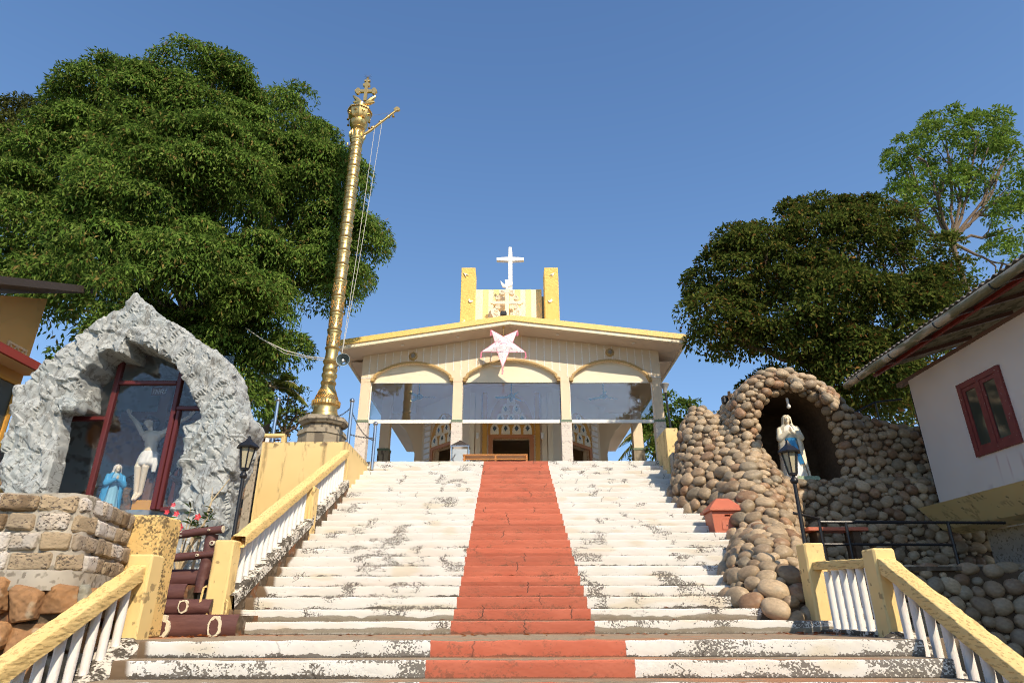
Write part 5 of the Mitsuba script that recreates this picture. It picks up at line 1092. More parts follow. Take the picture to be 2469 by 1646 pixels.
# dark rough niche lining
xs, zs_ = np.linspace(4.95, 7.15, 40), np.linspace(3.95, 6.3, 46); X, Zg = np.meshgrid(xs, zs_, indexing='ij')
pp = np.stack([X, 14.86 - 0.45 * np.clip(np.abs(X - 6) / 0.75, 0, 1.3) ** 3, Zg], -1); pp = pp + np.array([0, 1, 0]) * 0.28 * (meshkit.fbm(pp * 5, 3, 3)[..., None] - 0.5)
add(cg + '__niche_lining', grid(pp), 'm_mortar', 30)
def pack(mesh, n, radius, seed, keep):
    """stones packed over a surface: big ones first, then smaller ones in the gaps"""
    r = np.random.default_rng(seed)
    p, fi = trimesh.sample.sample_surface(mesh, n, seed=seed); p, nr = np.array(p), np.array(mesh.face_normals)[fi]
    ok = keep(p, nr); p, nr = p[ok], nr[ok]
    base = np.array([radius(q) for q in p]); pl, out, cell, H = p.tolist(), [], {}, 0.40
    idx = [tuple(q) for q in np.floor(p / H).astype(int).tolist()]
    near = [(a, b, c) for a in (-1, 0, 1) for b in (-1, 0, 1) for c in (-1, 0, 1)]
    for shrink in (1.0, 0.76, 0.55, 0.40):
        Rs = (base * shrink * r.uniform(0.85, 1.15, len(p))).tolist()
        for i in r.permutation(len(p)).tolist():
            x, y, z = pl[i]; R = Rs[i]; cx, cy, cz_ = idx[i]; bad = False
            for a, b, c in near:
                for (u, v, w, R2) in cell.get((cx + a, cy + b, cz_ + c), ()):
                    s = 0.86 * (R + R2)
                    if (x - u) * (x - u) + (y - v) * (y - v) + (z - w) * (z - w) < s * s: bad = True; break
                if bad: break
            if not bad:
                cell.setdefault(idx[i], []).append((x, y, z, R)); out.append((p[i], nr[i], R))
    return out
ICO1, ICO2 = trimesh.creation.icosphere(subdivisions=1), trimesh.creation.icosphere(subdivisions=2)
def stone(p, n, R, r, flat=0.72):
    b = ICO2 if R > 0.10 else ICO1
    v = np.array(b.vertices); o = r.uniform(0, 50, 3)
    v = v * (1 + 0.30 * (meshkit.noise(v * 1.1 + o) - 0.5))[:, None]; v = np.sign(v) * np.abs(v) ** 0.9
    z = n / np.linalg.norm(n); h = np.cross([0, 0, 1.0], z); h = h / np.linalg.norm(h) if np.linalg.norm(h) > 0.2 else np.array([1.0, 0, 0])
    a = r.normal(0, 0.45); t = np.cross(z, h); x = h * math.cos(a) + t * math.sin(a); y = np.cross(z, x)
    e = r.uniform(1.0, 1.32); s = np.array([R * e, R * r.uniform(0.84, 1.0), R * flat])
    w = v * s
    m = trimesh.Trimesh(p + z * R * 0.20 + w[:, :1] * x + w[:, 1:2] * y + w[:, 2:] * z, b.faces, process=False); return m
def lay(holder, stones, seed, name='cobble', limit=300):
    r = np.random.default_rng(seed)
    d = [R / np.linalg.norm(p - CAM) for p, n, R in stones]; order = np.argsort(d)[::-1]
    rest, ruv = [], []
    for k, i in enumerate(order):
        p, n, R = stones[i]; m = stone(p, n, R, r); uv = np.tile([r.random(), r.random()], (len(m.vertices), 1))
        if k < limit: add(holder + '__' + name, m, 'm_cobble', True, uv=uv)
        else: rest.append(m); ruv.append(uv)
    if rest:
        k = add(holder + '__small_cobbles', cat(rest), 'm_cobble', True, uv=np.vstack(ruv)); labels[k] = {'label': 'smaller and farther cobbles', 'kind': 'stuff'}
def seen(p, n):
    d = CAM - p; d /= np.linalg.norm(d, axis=1, keepdims=True)
    inn = (p[:, 0] > 5.25) & (p[:, 0] < 6.97) & (p[:, 2] > 3.98) & (p[:, 2] < 6.1) & (p[:, 1] > 13.22)
    return ((d * n).sum(1) > -0.25) & (p[:, 1] < 14.9) & ~inn & (p[:, 2] > 1.35)
def rad(p):
    if p[1] < 11.3: return 0.120 + 0.05 * np.clip((9.4 - p[1]) / 1.2, 0, 1)
    if p[0] > 6.9: return 0.105
    if p[0] < 4.6 and p[2] < 4.3: return 0.138
    return 0.102
lay(cg, pack(cm, 44000, rad, 5, seen), 6)
# white lamp and flowers in the niche
solo('niche_lamp', cat([tube([(6.02, 13.3, 5.95), (6.03, 13.3, 5.80)], 0.03, 10), trimesh.creation.icosphere(subdivisions=2, radius=0.045).apply_translation([6.03, 13.3, 5.76])]), 'm_white', 'small white lamp hanging at the top of the cobblestone niche', 'lamp', 40)
lg = thing('flower_offering', 'pale green stone roses heaped at the foot of the white statue', 'ornament')
for k in range(11):
    x, z = 5.85 + 0.085 * (k % 6) + 0.04 * (k // 6), 4.06 + 0.10 * (k // 6)
    add(lg + '__rose', lathe([(0.02, -0.02), (0.055, 0.0), (0.06, 0.025), (0.04, 0.03), (0.035, 0.018), (0.02, 0.03)], 12, (0, 0, 0)), 'm_moss', 40); kk = list(scene)[-1]
    scene[kk]['to_world'] = T().translate([x, 13.05, z]).rotate([1, 0, 0], 55)
fd = thing('floodlight', 'black floodlight on a stand at the left flank of the cobblestone grotto', 'floodlight')
add(fd + '__housing', box(4.86, 5.06, 13.95, 14.1, 6.06, 6.24, 0.02), 'm_black')
add(fd + '__stand', cat([box(5.07, 5.10, 13.98, 14.06, 5.6, 6.30)]), 'm_black')
# donation box
db = thing('donation_box', 'salmon pink masonry donation box with a hipped lid on the steps', 'donation box')
b0x, b1x, by0, by1, bz = 3.53, 4.00, 11.42, 11.86, 2.92
_body = trimesh.boolean.difference([hullp([(b0x, by0, bz), (b1x, by0, bz), (b0x, by1, bz), (b1x, by1, bz), (b0x - 0.03, by0 - 0.02, bz + 0.36), (b1x + 0.03, by0 - 0.02, bz + 0.36), (b0x - 0.03, by1, bz + 0.36), (b1x + 0.03, by1, bz + 0.36)]), box(3.72, 3.82, by0 - 0.1, by0 + 0.12, bz + 0.27, bz + 0.305)], engine='manifold')
add(db + '__body', _body, 'm_salmon')
add(db + '__lid', cat([box(b0x - 0.075, b1x + 0.075, by0 - 0.08, by1 + 0.1, bz + 0.362, bz + 0.405, 0.006), hullp([(x, y, bz + 0.406) for x in (b0x - 0.06, b1x + 0.06) for y in (by0 - 0.06, by1 + 0.08)] + [(x, y, bz + 0.60) for x in (b0x + 0.13, b1x - 0.13) for y in (by0 + 0.13, by1 - 0.13)])]), 'm_salmon')
dd = add(db + '__door', box(3.66, 3.90, by0 - 0.016, by0 + 0.01, bz + 0.05, bz + 0.20, 0.004), 'm_salmon')
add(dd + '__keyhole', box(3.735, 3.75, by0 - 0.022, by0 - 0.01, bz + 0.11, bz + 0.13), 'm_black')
# ---------------------------------------------------------------- cobble retaining wall and railing
rp = [(4.05, 9.7), (5.5, 9.92), (6.6, 9.92), (7.3, 9.6), (7.9, 8.9), (8.3, 7.6), (8.6, 5.0)]
RL = LineString(rp); P_ = []
for s in np.linspace(0, RL.length, 70):
    a = RL.interpolate(s); b = RL.interpolate(min(s + 0.02, RL.length)); c = RL.interpolate(max(s - 0.02, 0)); d = np.array([b.x - c.x, b.y - c.y]); d /= np.linalg.norm(d); n_ = np.array([d[1], -d[0]])
    top = 2.2 + 0.9 * np.clip((s - 3.4) / 0.8, 0, 1)
    P_.append([(a.x + n_[0] * 0.25 * (1 - t), a.y + n_[1] * 0.25 * (1 - t), 0.2 + (top - 0.2) * t) for t in np.linspace(0, 1, 24)] + [(a.x - n_[0] * 0.4, a.y - n_[1] * 0.4, top)])
wm = grid(np.array(P_)); wm.fix_normals()
if wm.face_normals[200][1] > 0: wm.invert()
cw = solo('cobble_wall', wm, 'm_mortar', 'shaded retaining wall of dark river cobbles below the black pipe railing', 'retaining wall', 40)
lay(cw, pack(wm, 16000, lambda p: 0.118, 9, lambda p, n: (n[:, 1] < 0.3) & (p[:, 2] > 0.2)), 10)
add(cw + '__coping', cat([box(4.3, 6.9, 9.86, 10.1, 2.2, 2.26)]), 'm_dirt')
rl = thing('pipe_railing', 'black two bar pipe railing along the path below the cobblestone niche', 'railing')
add(rl + '__bar', tube([(4.25, 9.85, 3.02), (4.55, 9.9, 2.97), (4.68, 10.0, 2.95), (4.70, 10.0, 2.91), (7.5, 10.0, 2.89)], 0.022, 8), 'm_black', 40)
add(rl + '__bar', tube([(4.66, 10.0, 2.585), (6.66, 10.0, 2.575)], 0.020, 8), 'm_black', 40)
for x, zt in ((4.68, 2.97), (5.08, 2.91), (6.63, 2.90)): add(rl + '__post', tube([(x, 10.0, 2.2), (x, 10.0, zt)], 0.024, 8), 'm_black', 40)
sb = thing('stone_bench', 'low red topped bench against the cobble wall behind the railing', 'bench')
add(sb + '__seat', box(4.95, 5.95, 11.0, 11.4, 2.90, 2.96, 0.008), 'm_salmon')
for x in (5.1, 5.7): add(sb + '__leg', box(x, x + 0.12, 11.05, 11.35, 2.2, 2.898), 'm_mortar')
# ================================================================== HOUSE ON THE RIGHT
ho = thing('pale_house', 'pale house with a corrugated roof and dark red window at the right edge', 'house')
hp = lambda n, m, mat, par=None, smooth=False, **k: add((par or ho) + '__' + n, m, mat, smooth, **k)
HXW = 8.2
hw = hp('wall', cat([box(HXW, HXW + 0.25, -7.0, 12.28, 3.46, 6.04), box(HXW + 0.002, 13.5, 12.282, 12.45, 3.46, 6.04), box(HXW + 0.002, 13.5, -7.2, -7.02, 3.46, 6.04)]), 'm_pink')
pl_ = hp('plinth', prism([(7.86, 3.50), (8.24, 3.10), (8.6, 3.02), (8.6, 3.50)], -7.0, 12.62), 'm_yellow')
hp('under_wall', box(8.9, 9.1, -7.0, 12.4, 0.0, 3.05), 'm_concrete')
vp_ = Polygon([(8.6, 2.25), (10.7, 2.25), (10.7, 2.75), (8.6, 2.75)])
for k in range(10):
    for j in range(2): vp_ = vp_.difference(Point(8.75 + 0.19 * k + 0.05 * j, 2.38 + 0.22 * j).buffer(0.062, quad_segs=3))
hp('vent_block', prismx(vp_, 8.72, 8.8), 'm_concrete')
hp('vent_frame', cat([box(8.72, 8.9, 8.55, 8.6, 2.2, 2.8), box(8.72, 8.9, 10.7, 10.75, 2.2, 2.8), box(8.72, 8.9, 8.6, 10.7, 2.751, 2.8), box(8.72, 8.9, 8.6, 10.7, 2.2, 2.249)]), 'm_concrete')
wf = hp('window', cat([box(HXW - 0.045, HXW + 0.04, 10.02, 10.12, 4.14, 5.46), box(HXW - 0.045, HXW + 0.04, 11.0, 11.1, 4.14, 5.46), box(HXW - 0.043, HXW + 0.04, 10.121, 10.999, 5.36, 5.46), box(HXW - 0.043, HXW + 0.04, 10.121, 10.999, 4.14, 4.24), box(HXW - 0.04, HXW + 0.04, 10.53, 10.60, 4.241, 5.359)]), 'm_winred')
for y0, y1 in ((10.123, 10.529), (10.601, 10.998)):
    ca = hp('casement', cat([box(HXW - 0.03, HXW + 0.03, y0, y0 + 0.065, 4.243, 5.357), box(HXW - 0.03, HXW + 0.03, y1 - 0.065, y1, 4.243, 5.357), box(HXW - 0.028, HXW + 0.03, y0 + 0.066, y1 - 0.066, 5.29, 5.356), box(HXW - 0.028, HXW + 0.03, y0 + 0.066, y1 - 0.066, 4.244, 4.31)]), 'm_winred', wf)
    hp('pane', box(HXW - 0.012, HXW + 0.0, y0 + 0.066, y1 - 0.066, 4.311, 5.289), 'm_darkglass', wf)
# roof sheet, waves across the slope
ny = 1300; ys_ = np.linspace(-7.6, 13.2, ny); rows = []
for x in np.linspace(7.30, 11.2, 8):
    rows.append(np.stack([np.full(ny, x), ys_, 6.30 + (x - 7.30) * 0.30 + 0.022 * np.sin(ys_ * 2 * math.pi / 0.146)], -1))
R1 = np.array(rows); R2 = R1 + np.array([0, 0, 0.012])
rfk = hp('roof', cat([grid(R1), grid(R2), grid(np.array([R1[0], R2[0]])), grid(np.array([[a[-1] for a in R1], [a[-1] for a in R2]]))]), 'm_roofsheet', None, 40)
rb2 = [np.stack([np.full(200, x), np.linspace(-7.6, 13.2, 200), np.full(200, 7.47 - (x - 11.2) * 0.30)], -1) for x in (11.2, 15.1)]
hp('roof_slope', grid(np.array(rb2)), 'm_roofsheet', rfk)
hp('purlin', box(7.90, 7.96, -7.4, 13.1, 6.36, 6.43), 'm_redled', rfk)
hp('wall_plate', box(8.22, 8.34, -7.3, 12.9, 6.045, 6.13), 'm_brownrobe', rfk)
for y in np.arange(6.2, 13.2, 1.2): hp('rafter', hullp([(7.42, y, 6.22), (7.42, y + 0.05, 6.22), (7.42, y, 6.29), (7.42, y + 0.05, 6.29), (9.6, y, 6.87), (9.6, y + 0.05, 6.87), (9.6, y, 6.95), (9.6, y + 0.05, 6.95)]), 'm_log', rfk)
gt = hp('gutter', wobble(tube([(7.27, y, 6.16) for y in np.linspace(4.0, 13.12, 120)], 0.072, 14), 0.012, 3, 2), 'm_gutter', None, 40)
for y in (8.5, 9.9, 11.3, 12.5): hp('strap', tube([(7.27 + 0.08 * math.cos(a), y, 6.16 + 0.08 * math.sin(a)) for a in np.linspace(-3.4, 0.4, 10)], 0.010, 5), 'm_black', gt)
hp('drain_pipe', cat([tube([(8.26, 12.5, 5.86), (8.24, 12.5, 5.84), (8.25, 12.5, 3.52)], 0.022, 8)]), 'm_black', None, 40)
# small railing and yellow edge on top of the cobble wall near the house
r2 = thing('corner_railing', 'thin black pipe railing on the upper terrace beside the pale house', 'railing')
add(r2 + '__bar', tube([(7.2, 14.1, 5.55), (8.1, 13.6, 5.95), (8.6, 13.4, 5.96)], 0.02, 6), 'm_black')
for x, y, z0, z1 in ((7.25, 14.1, 5.0, 5.56), (8.1, 13.6, 4.9, 5.95)): add(r2 + '__post', tube([(x, y, z0), (x, y, z1)], 0.02, 6), 'm_black')
solo('terrace_edge', box(7.55, 8.05, 13.6, 13.9, 5.08, 5.20, 0.01), 'm_yellow', 'bit of yellow terrace edge at the right end of the cobblestone grotto', 'kerb')
# ================================================================== TREES AND PLANTS
def leaf_mesh(pos, axis, nrm, L, W, col):
    """one folded diamond leaf per row: four corners, two triangles"""
    n = len(pos); L = L[:, None]; W = W[:, None]
    side = np.cross(axis, nrm); side /= np.linalg.norm(side, axis=1, keepdims=True) + 1e-9
    up = np.cross(side, axis); mid = pos + axis * L * 0.45
    v = np.stack([pos, mid + side * W + up * W * 0.35, pos + axis * L - up * L * 0.10, mid - side * W + up * W * 0.35], 1).reshape(-1, 3)
    i = np.arange(n)[:, None] * 4
    f = np.vstack([i + np.array([0, 2, 1]), i + np.array([0, 3, 2])])
    return trimesh.Trimesh(v, f, process=False), np.repeat(col, 4, axis=0)
def unit(v): return v / (np.linalg.norm(v, axis=-1, keepdims=True) + 1e-9)
def crown(blobs, clump_r, clumps_per_m2, leaves, L, W, palette, seed, droop=0.7, fill=0.15, squash=0.75, low_cut=-0.55, front=True):
    """clumps of leaves on the outside of a union of balls, plus sparser leaves inside"""
    r = np.random.default_rng(seed); B = np.array(blobs, float); C = []
    for x, y, z, R in B:
        n = int(4 * math.pi * R * R * clumps_per_m2); d = unit(r.normal(size=(n, 3))); p = np.array([x, y, z]) + d * R * r.uniform(0.72, 1.0, (n, 1))
        dist = np.linalg.norm(p[:, None] - B[None, :, :3], axis=2) - B[None, :, 3] * 0.72
        ok = (dist.min(1) > -0.05) & (d[:, 2] > low_cut)
        if front: ok &= d[:, 1] < 0.75
        C.append(np.hstack([p[ok], d[ok]]))
    C = np.vstack(C); pos, out, w = [], [], []
    for c in C:
        R = clump_r * r.uniform(0.6, 1.35); n = int(leaves * (R / clump_r) ** 2 * r.uniform(0.8, 1.2))
        d = unit(0.8 * r.normal(size=(n, 3)) + 0.6 * c[3:] + np.array([0, 0, 0.85])); rr = R * r.uniform(0.55, 1.0, (n, 1)) ** 0.5
        p = c[:3] + d * rr * np.array([1, 1, squash]); p[:, 2] -= 0.25 * R * (1 - d[:, 2]) * r.random(n)
        pos.append(p); out.append(d); w.append(np.full(n, r.normal()))
    m = int(fill * sum(map(len, pos)))
    bi = r.choice(len(B), m, p=B[:, 3] ** 2 / (B[:, 3] ** 2).sum()); d = unit(r.normal(size=(m, 3)))
    pos.append(B[bi, :3] + d * (B[bi, 3:] * r.uniform(0.4, 0.85, (m, 1)))); out.append(d); w.append(np.full(m, -1.0))
    pos, out, w = np.vstack(pos), np.vstack(out), np.concatenate(w); n = len(pos)
    ax = unit(out * 0.55 + np.array([0, 0, -droop]) + 0.55 * r.normal(size=(n, 3)))
    nr = unit(out + np.array([0, 0, 0.5]) + 0.6 * r.normal(size=(n, 3)))
    pal = np.array(palette, float); k = r.choice(len(pal), n, p=np.array([5.0] + list(np.linspace(3, 0.6, len(pal) - 1))) / (5.0 + np.linspace(3, 0.6, len(pal) - 1).sum()))
    col = pal[k] * (1 + 0.12 * w[:, None]) * r.uniform(0.75, 1.25, (n, 1))
    return leaf_mesh(pos, ax, nr, L * r.uniform(0.7, 1.3, n), W * r.uniform(0.8, 1.2, n), np.clip(col, 0.002, 0.6))
def limbs(base, top, blobs, r0_, seed, k=None, wob=0.12):
    """tapered trunk from base to top with limbs that reach into the blobs"""
    r = np.random.default_rng(seed); base, top = np.array(base, float), np.array(top, float); ms = []
    t = np.linspace(0, 1, 8)[:, None]; P_ = base + (top - base) * t + r.normal(0, wob, (8, 3)) * t * (1 - t) * 3
    ms.append(tube(P_, np.linspace(r0_, r0_ * 0.7, 8), 10))
    for bl_ in (blobs if k is None else blobs[:k]):
        q = np.array(bl_[:3]); md = (top + q) / 2 + np.array([0, 0, -0.12 * np.linalg.norm(q - top)]) + r.normal(0, 0.25, 3)
        t = np.linspace(0, 1, 9)[:, None]; Q = (1 - t) ** 2 * top + 2 * t * (1 - t) * md + t ** 2 * q + r.normal(0, 0.05, (9, 3)) * (t * (1 - t)) * 4
        ms.append(tube(Q, np.linspace(r0_ * 0.5, 0.035, 9), 7))
        for _ in range(3):
            a = Q[r.integers(4, 9)]; e = q + unit(r.normal(size=3)) * bl_[3] * 0.8
            ms.append(tube(np.array([a, (a + e) / 2 + r.normal(0, 0.12, 3), e]), [0.05, 0.035, 0.012], 5))
    return cat(ms)
GREEN = [(0.115, 0.195, 0.034), (0.145, 0.225, 0.044), (0.19, 0.25, 0.06), (0.085, 0.16, 0.032), (0.25, 0.19, 0.06)]
DARKG = [(0.070, 0.100, 0.020), (0.095, 0.120, 0.024), (0.14, 0.14, 0.032), (0.18, 0.095, 0.03)]
LIGHTG = [(0.17, 0.27, 0.045), (0.22, 0.31, 0.06), (0.13, 0.21, 0.04), (0.26, 0.30, 0.08)]
def tree(name, label, blobs, base, top, r0_, seed, k_limbs=None, shrink=0.0, **k):
    t = thing(name, label, 'tree'); m, col = crown([(x, y, z, max(R - shrink, 0.25)) for x, y, z, R in blobs], seed=seed, **k)
    add(t + '__crown', m, 'm_leaf', False, color=col); add(t + '__trunk', limbs(base, top, blobs, r0_, seed, k_limbs), 'm_bark', 40); return t
BIG = [(-12.5, 16.5, 16.6, 2.2), (-10.5, 17.0, 17.5, 2.2), (-13.4, 15.8, 14.0, 2.1), (-13.7, 15.0, 12.1, 1.5), (-10.2, 15.2, 12.5, 2.2), (-8.9, 15.8, 13.7, 1.9), (-8.4, 18.5, 17.3, 2.3), (-7.0, 18.5, 15.2, 2.2), (-5.85, 18.8, 13.2, 1.6), (-6.8, 18.2, 12.1, 1.6),
       (-8.6, 15.0, 10.4, 1.7), (-10.8, 14.8, 10.3, 1.6), (-12.3, 14.2, 10.5, 1.2), (-7.5, 15.5, 9.3, 1.0), (-7.2, 17.5, 9.4, 1.1), (-7.5, 17.5, 7.9, 0.8), (-10.3, 13.6, 8.2, 0.6), (-9.0, 12.7, 7.5, 0.4), (-9.9, 13.2, 8.6, 0.7), (-8.4, 12.9, 7.3, 0.35), (-10.6, 12.9, 9.1, 0.8), (-8.5, 11.6, 7.9, 0.3), (-10.2, 13.4, 7.1, 0.6), (-10.8, 14.0, 6.4, 0.6), (-8.45, 12.2, 8.3, 0.6), (-9.2, 12.0, 8.7, 0.6), (-11.6, 14.0, 9.0, 1.0), (-12.9, 14.0, 9.4, 1.0), (-8.4, 17.0, 8.7, 1.4), (-7.0, 17.4, 8.6, 1.1), (-8.0, 17.4, 7.3, 1.2), (-7.6, 17.6, 6.4, 0.9), (-9.5, 16.0, 8.6, 1.5), (-8.0, 17.2, 11.2, 1.5), (-7.7, 17.2, 10.2, 1.3), (-5.45, 18.6, 11.5, 1.15), (-11.5, 16.5, 14.5, 2.2), (-9.3, 17.5, 15.5, 2.2)]
tree('evergreen_tree', 'huge dense evergreen tree with drooping leaves behind the rock grotto and golden mast', BIG, (-9.2, 18.2, 5.0), (-9.2, 18.0, 9.2), 0.55, 3,
     clump_r=0.78, clumps_per_m2=1.5, leaves=500, L=0.155, W=0.028, palette=GREEN, droop=0.9, fill=0.24, low_cut=-0.8, squash=0.5, shrink=0.46, k_limbs=9)
tree('background_tree', 'brownish green treetop at the far left edge behind the huge tree', [(-23.7, 24.0, 23.2, 1.4), (-24.9, 24.0, 21.9, 2.0), (-22.3, 24.0, 21.7, 1.4)], (-24, 25, 5), (-24, 25, 19), 0.3, 4,
     clump_r=0.55, clumps_per_m2=1.3, leaves=110, L=0.2, W=0.04, palette=[(0.07, 0.08, 0.02), (0.09, 0.10, 0.03)], droop=0.6)
RIGHT = [(6.9, 17.5, 11.2, 1.2), (5.85, 17.0, 9.5, 1.1), (8.0, 17.5, 11.7, 1.5), (9.9, 18.0, 12.8, 1.6), (11.5, 18.0, 12.8, 1.6), (12.7, 18.0, 11.8, 1.5), (13.5, 18.0, 11.0, 1.2), (8.1, 17.0, 10.0, 1.4), (9.7, 17.0, 10.1, 1.5), (10.9, 17.0, 9.6, 1.4), (12.1, 17.0, 9.4, 1.0),
         (5.85, 17.0, 8.55, 0.5), (10.6, 18.5, 8.9, 1.1), (11.1, 18.5, 7.8, 1.0), (12.0, 19.0, 7.4, 0.8), (9.6, 19.0, 7.2, 0.8), (8.7, 17.5, 9.0, 1.0), (9.6, 17.2, 8.7, 1.0), (10.8, 17.2, 8.5, 1.0), (7.3, 17.2, 9.3, 0.8), (11.9, 17.5, 8.3, 0.9), (8.2, 19.0, 8.0, 0.8), (7.9, 16.7, 8.7, 0.6), (8.9, 16.7, 8.2, 0.7), (10.0, 16.8, 7.9, 0.8), (11.0, 16.9, 7.5, 0.8), (9.3, 17.8, 7.6, 0.8)]
tree('shade_tree', 'dark olive domed tree behind the cobblestone grotto', RIGHT, (9.3, 18.5, 4.8), (9.25, 18.2, 8.6), 0.28, 5,
     clump_r=0.62, clumps_per_m2=1.7, leaves=240, L=0.14, W=0.036, palette=DARKG, droop=0.55, fill=0.18, low_cut=-0.75, squash=0.5, shrink=0.12, k_limbs=7)
LIGHT = [(19.3, 24.0, 20.9, 1.7), (21.5, 24.0, 21.5, 1.8), (20.6, 24.0, 22.4, 1.2), (18.0, 24.0, 20.9, 0.8), (22.7, 24.0, 20.6, 1.4), (19.3, 24.0, 19.1, 1.4), (21.9, 24.0, 19.2, 1.3), (22.2, 24.0, 17.3, 1.1), (22.2, 24.0, 22.6, 1.0), (17.4, 24.0, 18.8, 0.8), (18.1, 24.0, 18.0, 0.9), (21.2, 24.0, 15.5, 1.0), (18.5, 24.0, 16.6, 0.6), (23.3, 24.0, 21.5, 0.7)]
tree('airy_tree', 'tall light green airy tree rising behind the dark olive tree at the right', LIGHT, (19.8, 24.3, 5.0), (19.3, 24.0, 16.6), 0.15, 6,
     clump_r=0.42, clumps_per_m2=1.35, leaves=62, L=0.19, W=0.045, palette=LIGHTG, droop=0.35, fill=0.06, low_cut=-0.9, squash=0.6)
tree('small_tree', 'small green tree seen between the porch corner and the cobble mound', [(8.3, 30.0, 10.6, 1.1), (7.5, 30.0, 10.1, 0.9), (7.0, 30.0, 9.6, 0.9), (6.6, 30, 8.8, 1.0), (7.6, 30, 8.8, 1.1), (8.6, 30, 9.3, 1.0)], (7.6, 30, 5), (7.6, 30, 8.5), 0.15, 7,
     clump_r=0.4, clumps_per_m2=2.0, leaves=70, L=0.18, W=0.05, palette=GREEN, droop=0.5)
tree('small_tree', 'tip of a green shrubby tree showing above the dip of the cobble grotto', [(10.6, 30.0, 10.0, 0.7), (11.2, 30.0, 9.6, 0.8)], (10.9, 30, 5), (10.8, 30, 9), 0.12, 8, clump_r=0.35, clumps_per_m2=2.2, leaves=60, L=0.18, W=0.05, palette=GREEN)
tree('sparse_tree', 'thin yellowish green tree behind the golden mast base', [(-10.1, 28.0, 11.0, 0.7), (-9.4, 28.0, 10.4, 0.7), (-10.3, 28.0, 10.2, 0.8), (-9.7, 28.0, 9.5, 0.8), (-10.9, 28.0, 10.8, 0.5), (-8.9, 28.0, 10.0, 0.45), (-10.6, 28, 9.2, 0.8)], (-10.0, 28.2, 5), (-10.0, 28.0, 9.0), 0.12, 9,
     clump_r=0.34, clumps_per_m2=1.6, leaves=38, L=0.17, W=0.045, palette=[(0.09, 0.13, 0.025), (0.13, 0.15, 0.04), (0.06, 0.10, 0.02)], droop=0.5, low_cut=-0.9)
tree('background_tree', 'leafy tree filling the gap between the dark olive tree and the pale house wall', [(14.2, 20.5, 8.2, 1.4), (15.5, 21, 9.0, 1.4), (13.3, 20, 7.2, 1.0), (14.8, 20.5, 7.0, 1.2)], (13.2, 19.5, 4.8), (13.6, 20.0, 7.5), 0.16, 10,
     clump_r=0.42, clumps_per_m2=1.5, leaves=55, L=0.17, W=0.05, palette=[(0.06, 0.10, 0.02), (0.10, 0.13, 0.03), (0.05, 0.08, 0.015)], droop=0.5)
def palm(label, c, fronds, L, seed, base):
    t = thing('palm_tree', label, 'palm'); r = np.random.default_rng(seed); c = np.array(c, float); pos, ax, nr, ln = [], [], [], []; st_ = []
    for az, el in fronds:
        h = np.array([math.cos(az), math.sin(az), 0]); u = np.linspace(0, 1, 34)
        P_ = c + h * (L * (u * math.cos(el) * (1 - 0.1 * u)))[:, None] + np.array([0, 0, 1]) * (L * (u * math.sin(el) - 0.55 * u ** 2.2))[:, None]
        st_.append(tube(P_[::3], np.linspace(0.03, 0.008, len(P_[::3])), 5)); d = unit(np.gradient(P_, axis=0)); sd = unit(np.cross(d, [0, 0, 1.0]))
        for s in (-1, 1):
            for k in range(3, 34):
                pos.append(P_[k]); ax.append(unit(sd[k] * s * 0.8 + d[k] * 0.65 + np.array([0, 0, -0.45]) + r.normal(0, 0.06, 3))); nr.append(np.array([0, 0, 1.0])); ln.append(0.75 * math.sin(math.pi * (0.12 + 0.82 * k / 34)))
    n = len(pos); col = np.array([(0.11, 0.14, 0.03)]) * r.uniform(0.7, 1.4, (n, 1)) + np.array([(0.05, 0.02, 0)]) * r.random((n, 1))
    m, cc = leaf_mesh(np.array(pos), np.array(ax), np.array(nr), np.array(ln), np.full(n, 0.028), col)
    add(t + '__fronds', m, 'm_leaf', False, color=cc); add(t + '__frond_stalks', cat(st_), 'm_sand'); add(t + '__trunk', tube([base, (np.array(base) + c) / 2 + [0.15, 0, 0], c], [0.17, 0.14, 0.13], 9), 'm_bark', 40)
palm('coconut palm with ragged fronds left of the golden mast base', (-10.75, 27.5, 11.1), [(0.3, 1.2), (-0.4, 0.5), (0.9, 0.7), (2.4, 0.8), (3.6, 0.9), (-1.4, 0.6), (1.6, 1.0), (0.0, 0.15), (-0.9, 0.9)], 1.9, 3, (-11.0, 27.6, 5))
palm('palm with long yellow green fronds behind the right side of the porch', (7.9, 33.0, 10.4), [(2.6, 0.6), (3.3, 0.3), (4.1, 0.5), (3.7, 0.9), (-1.2, 0.6), (2.0, 0.9), (3.0, 0.0), (0.3, 0.8), (4.6, 0.2)], 2.6, 4, (8.2, 33, 5))
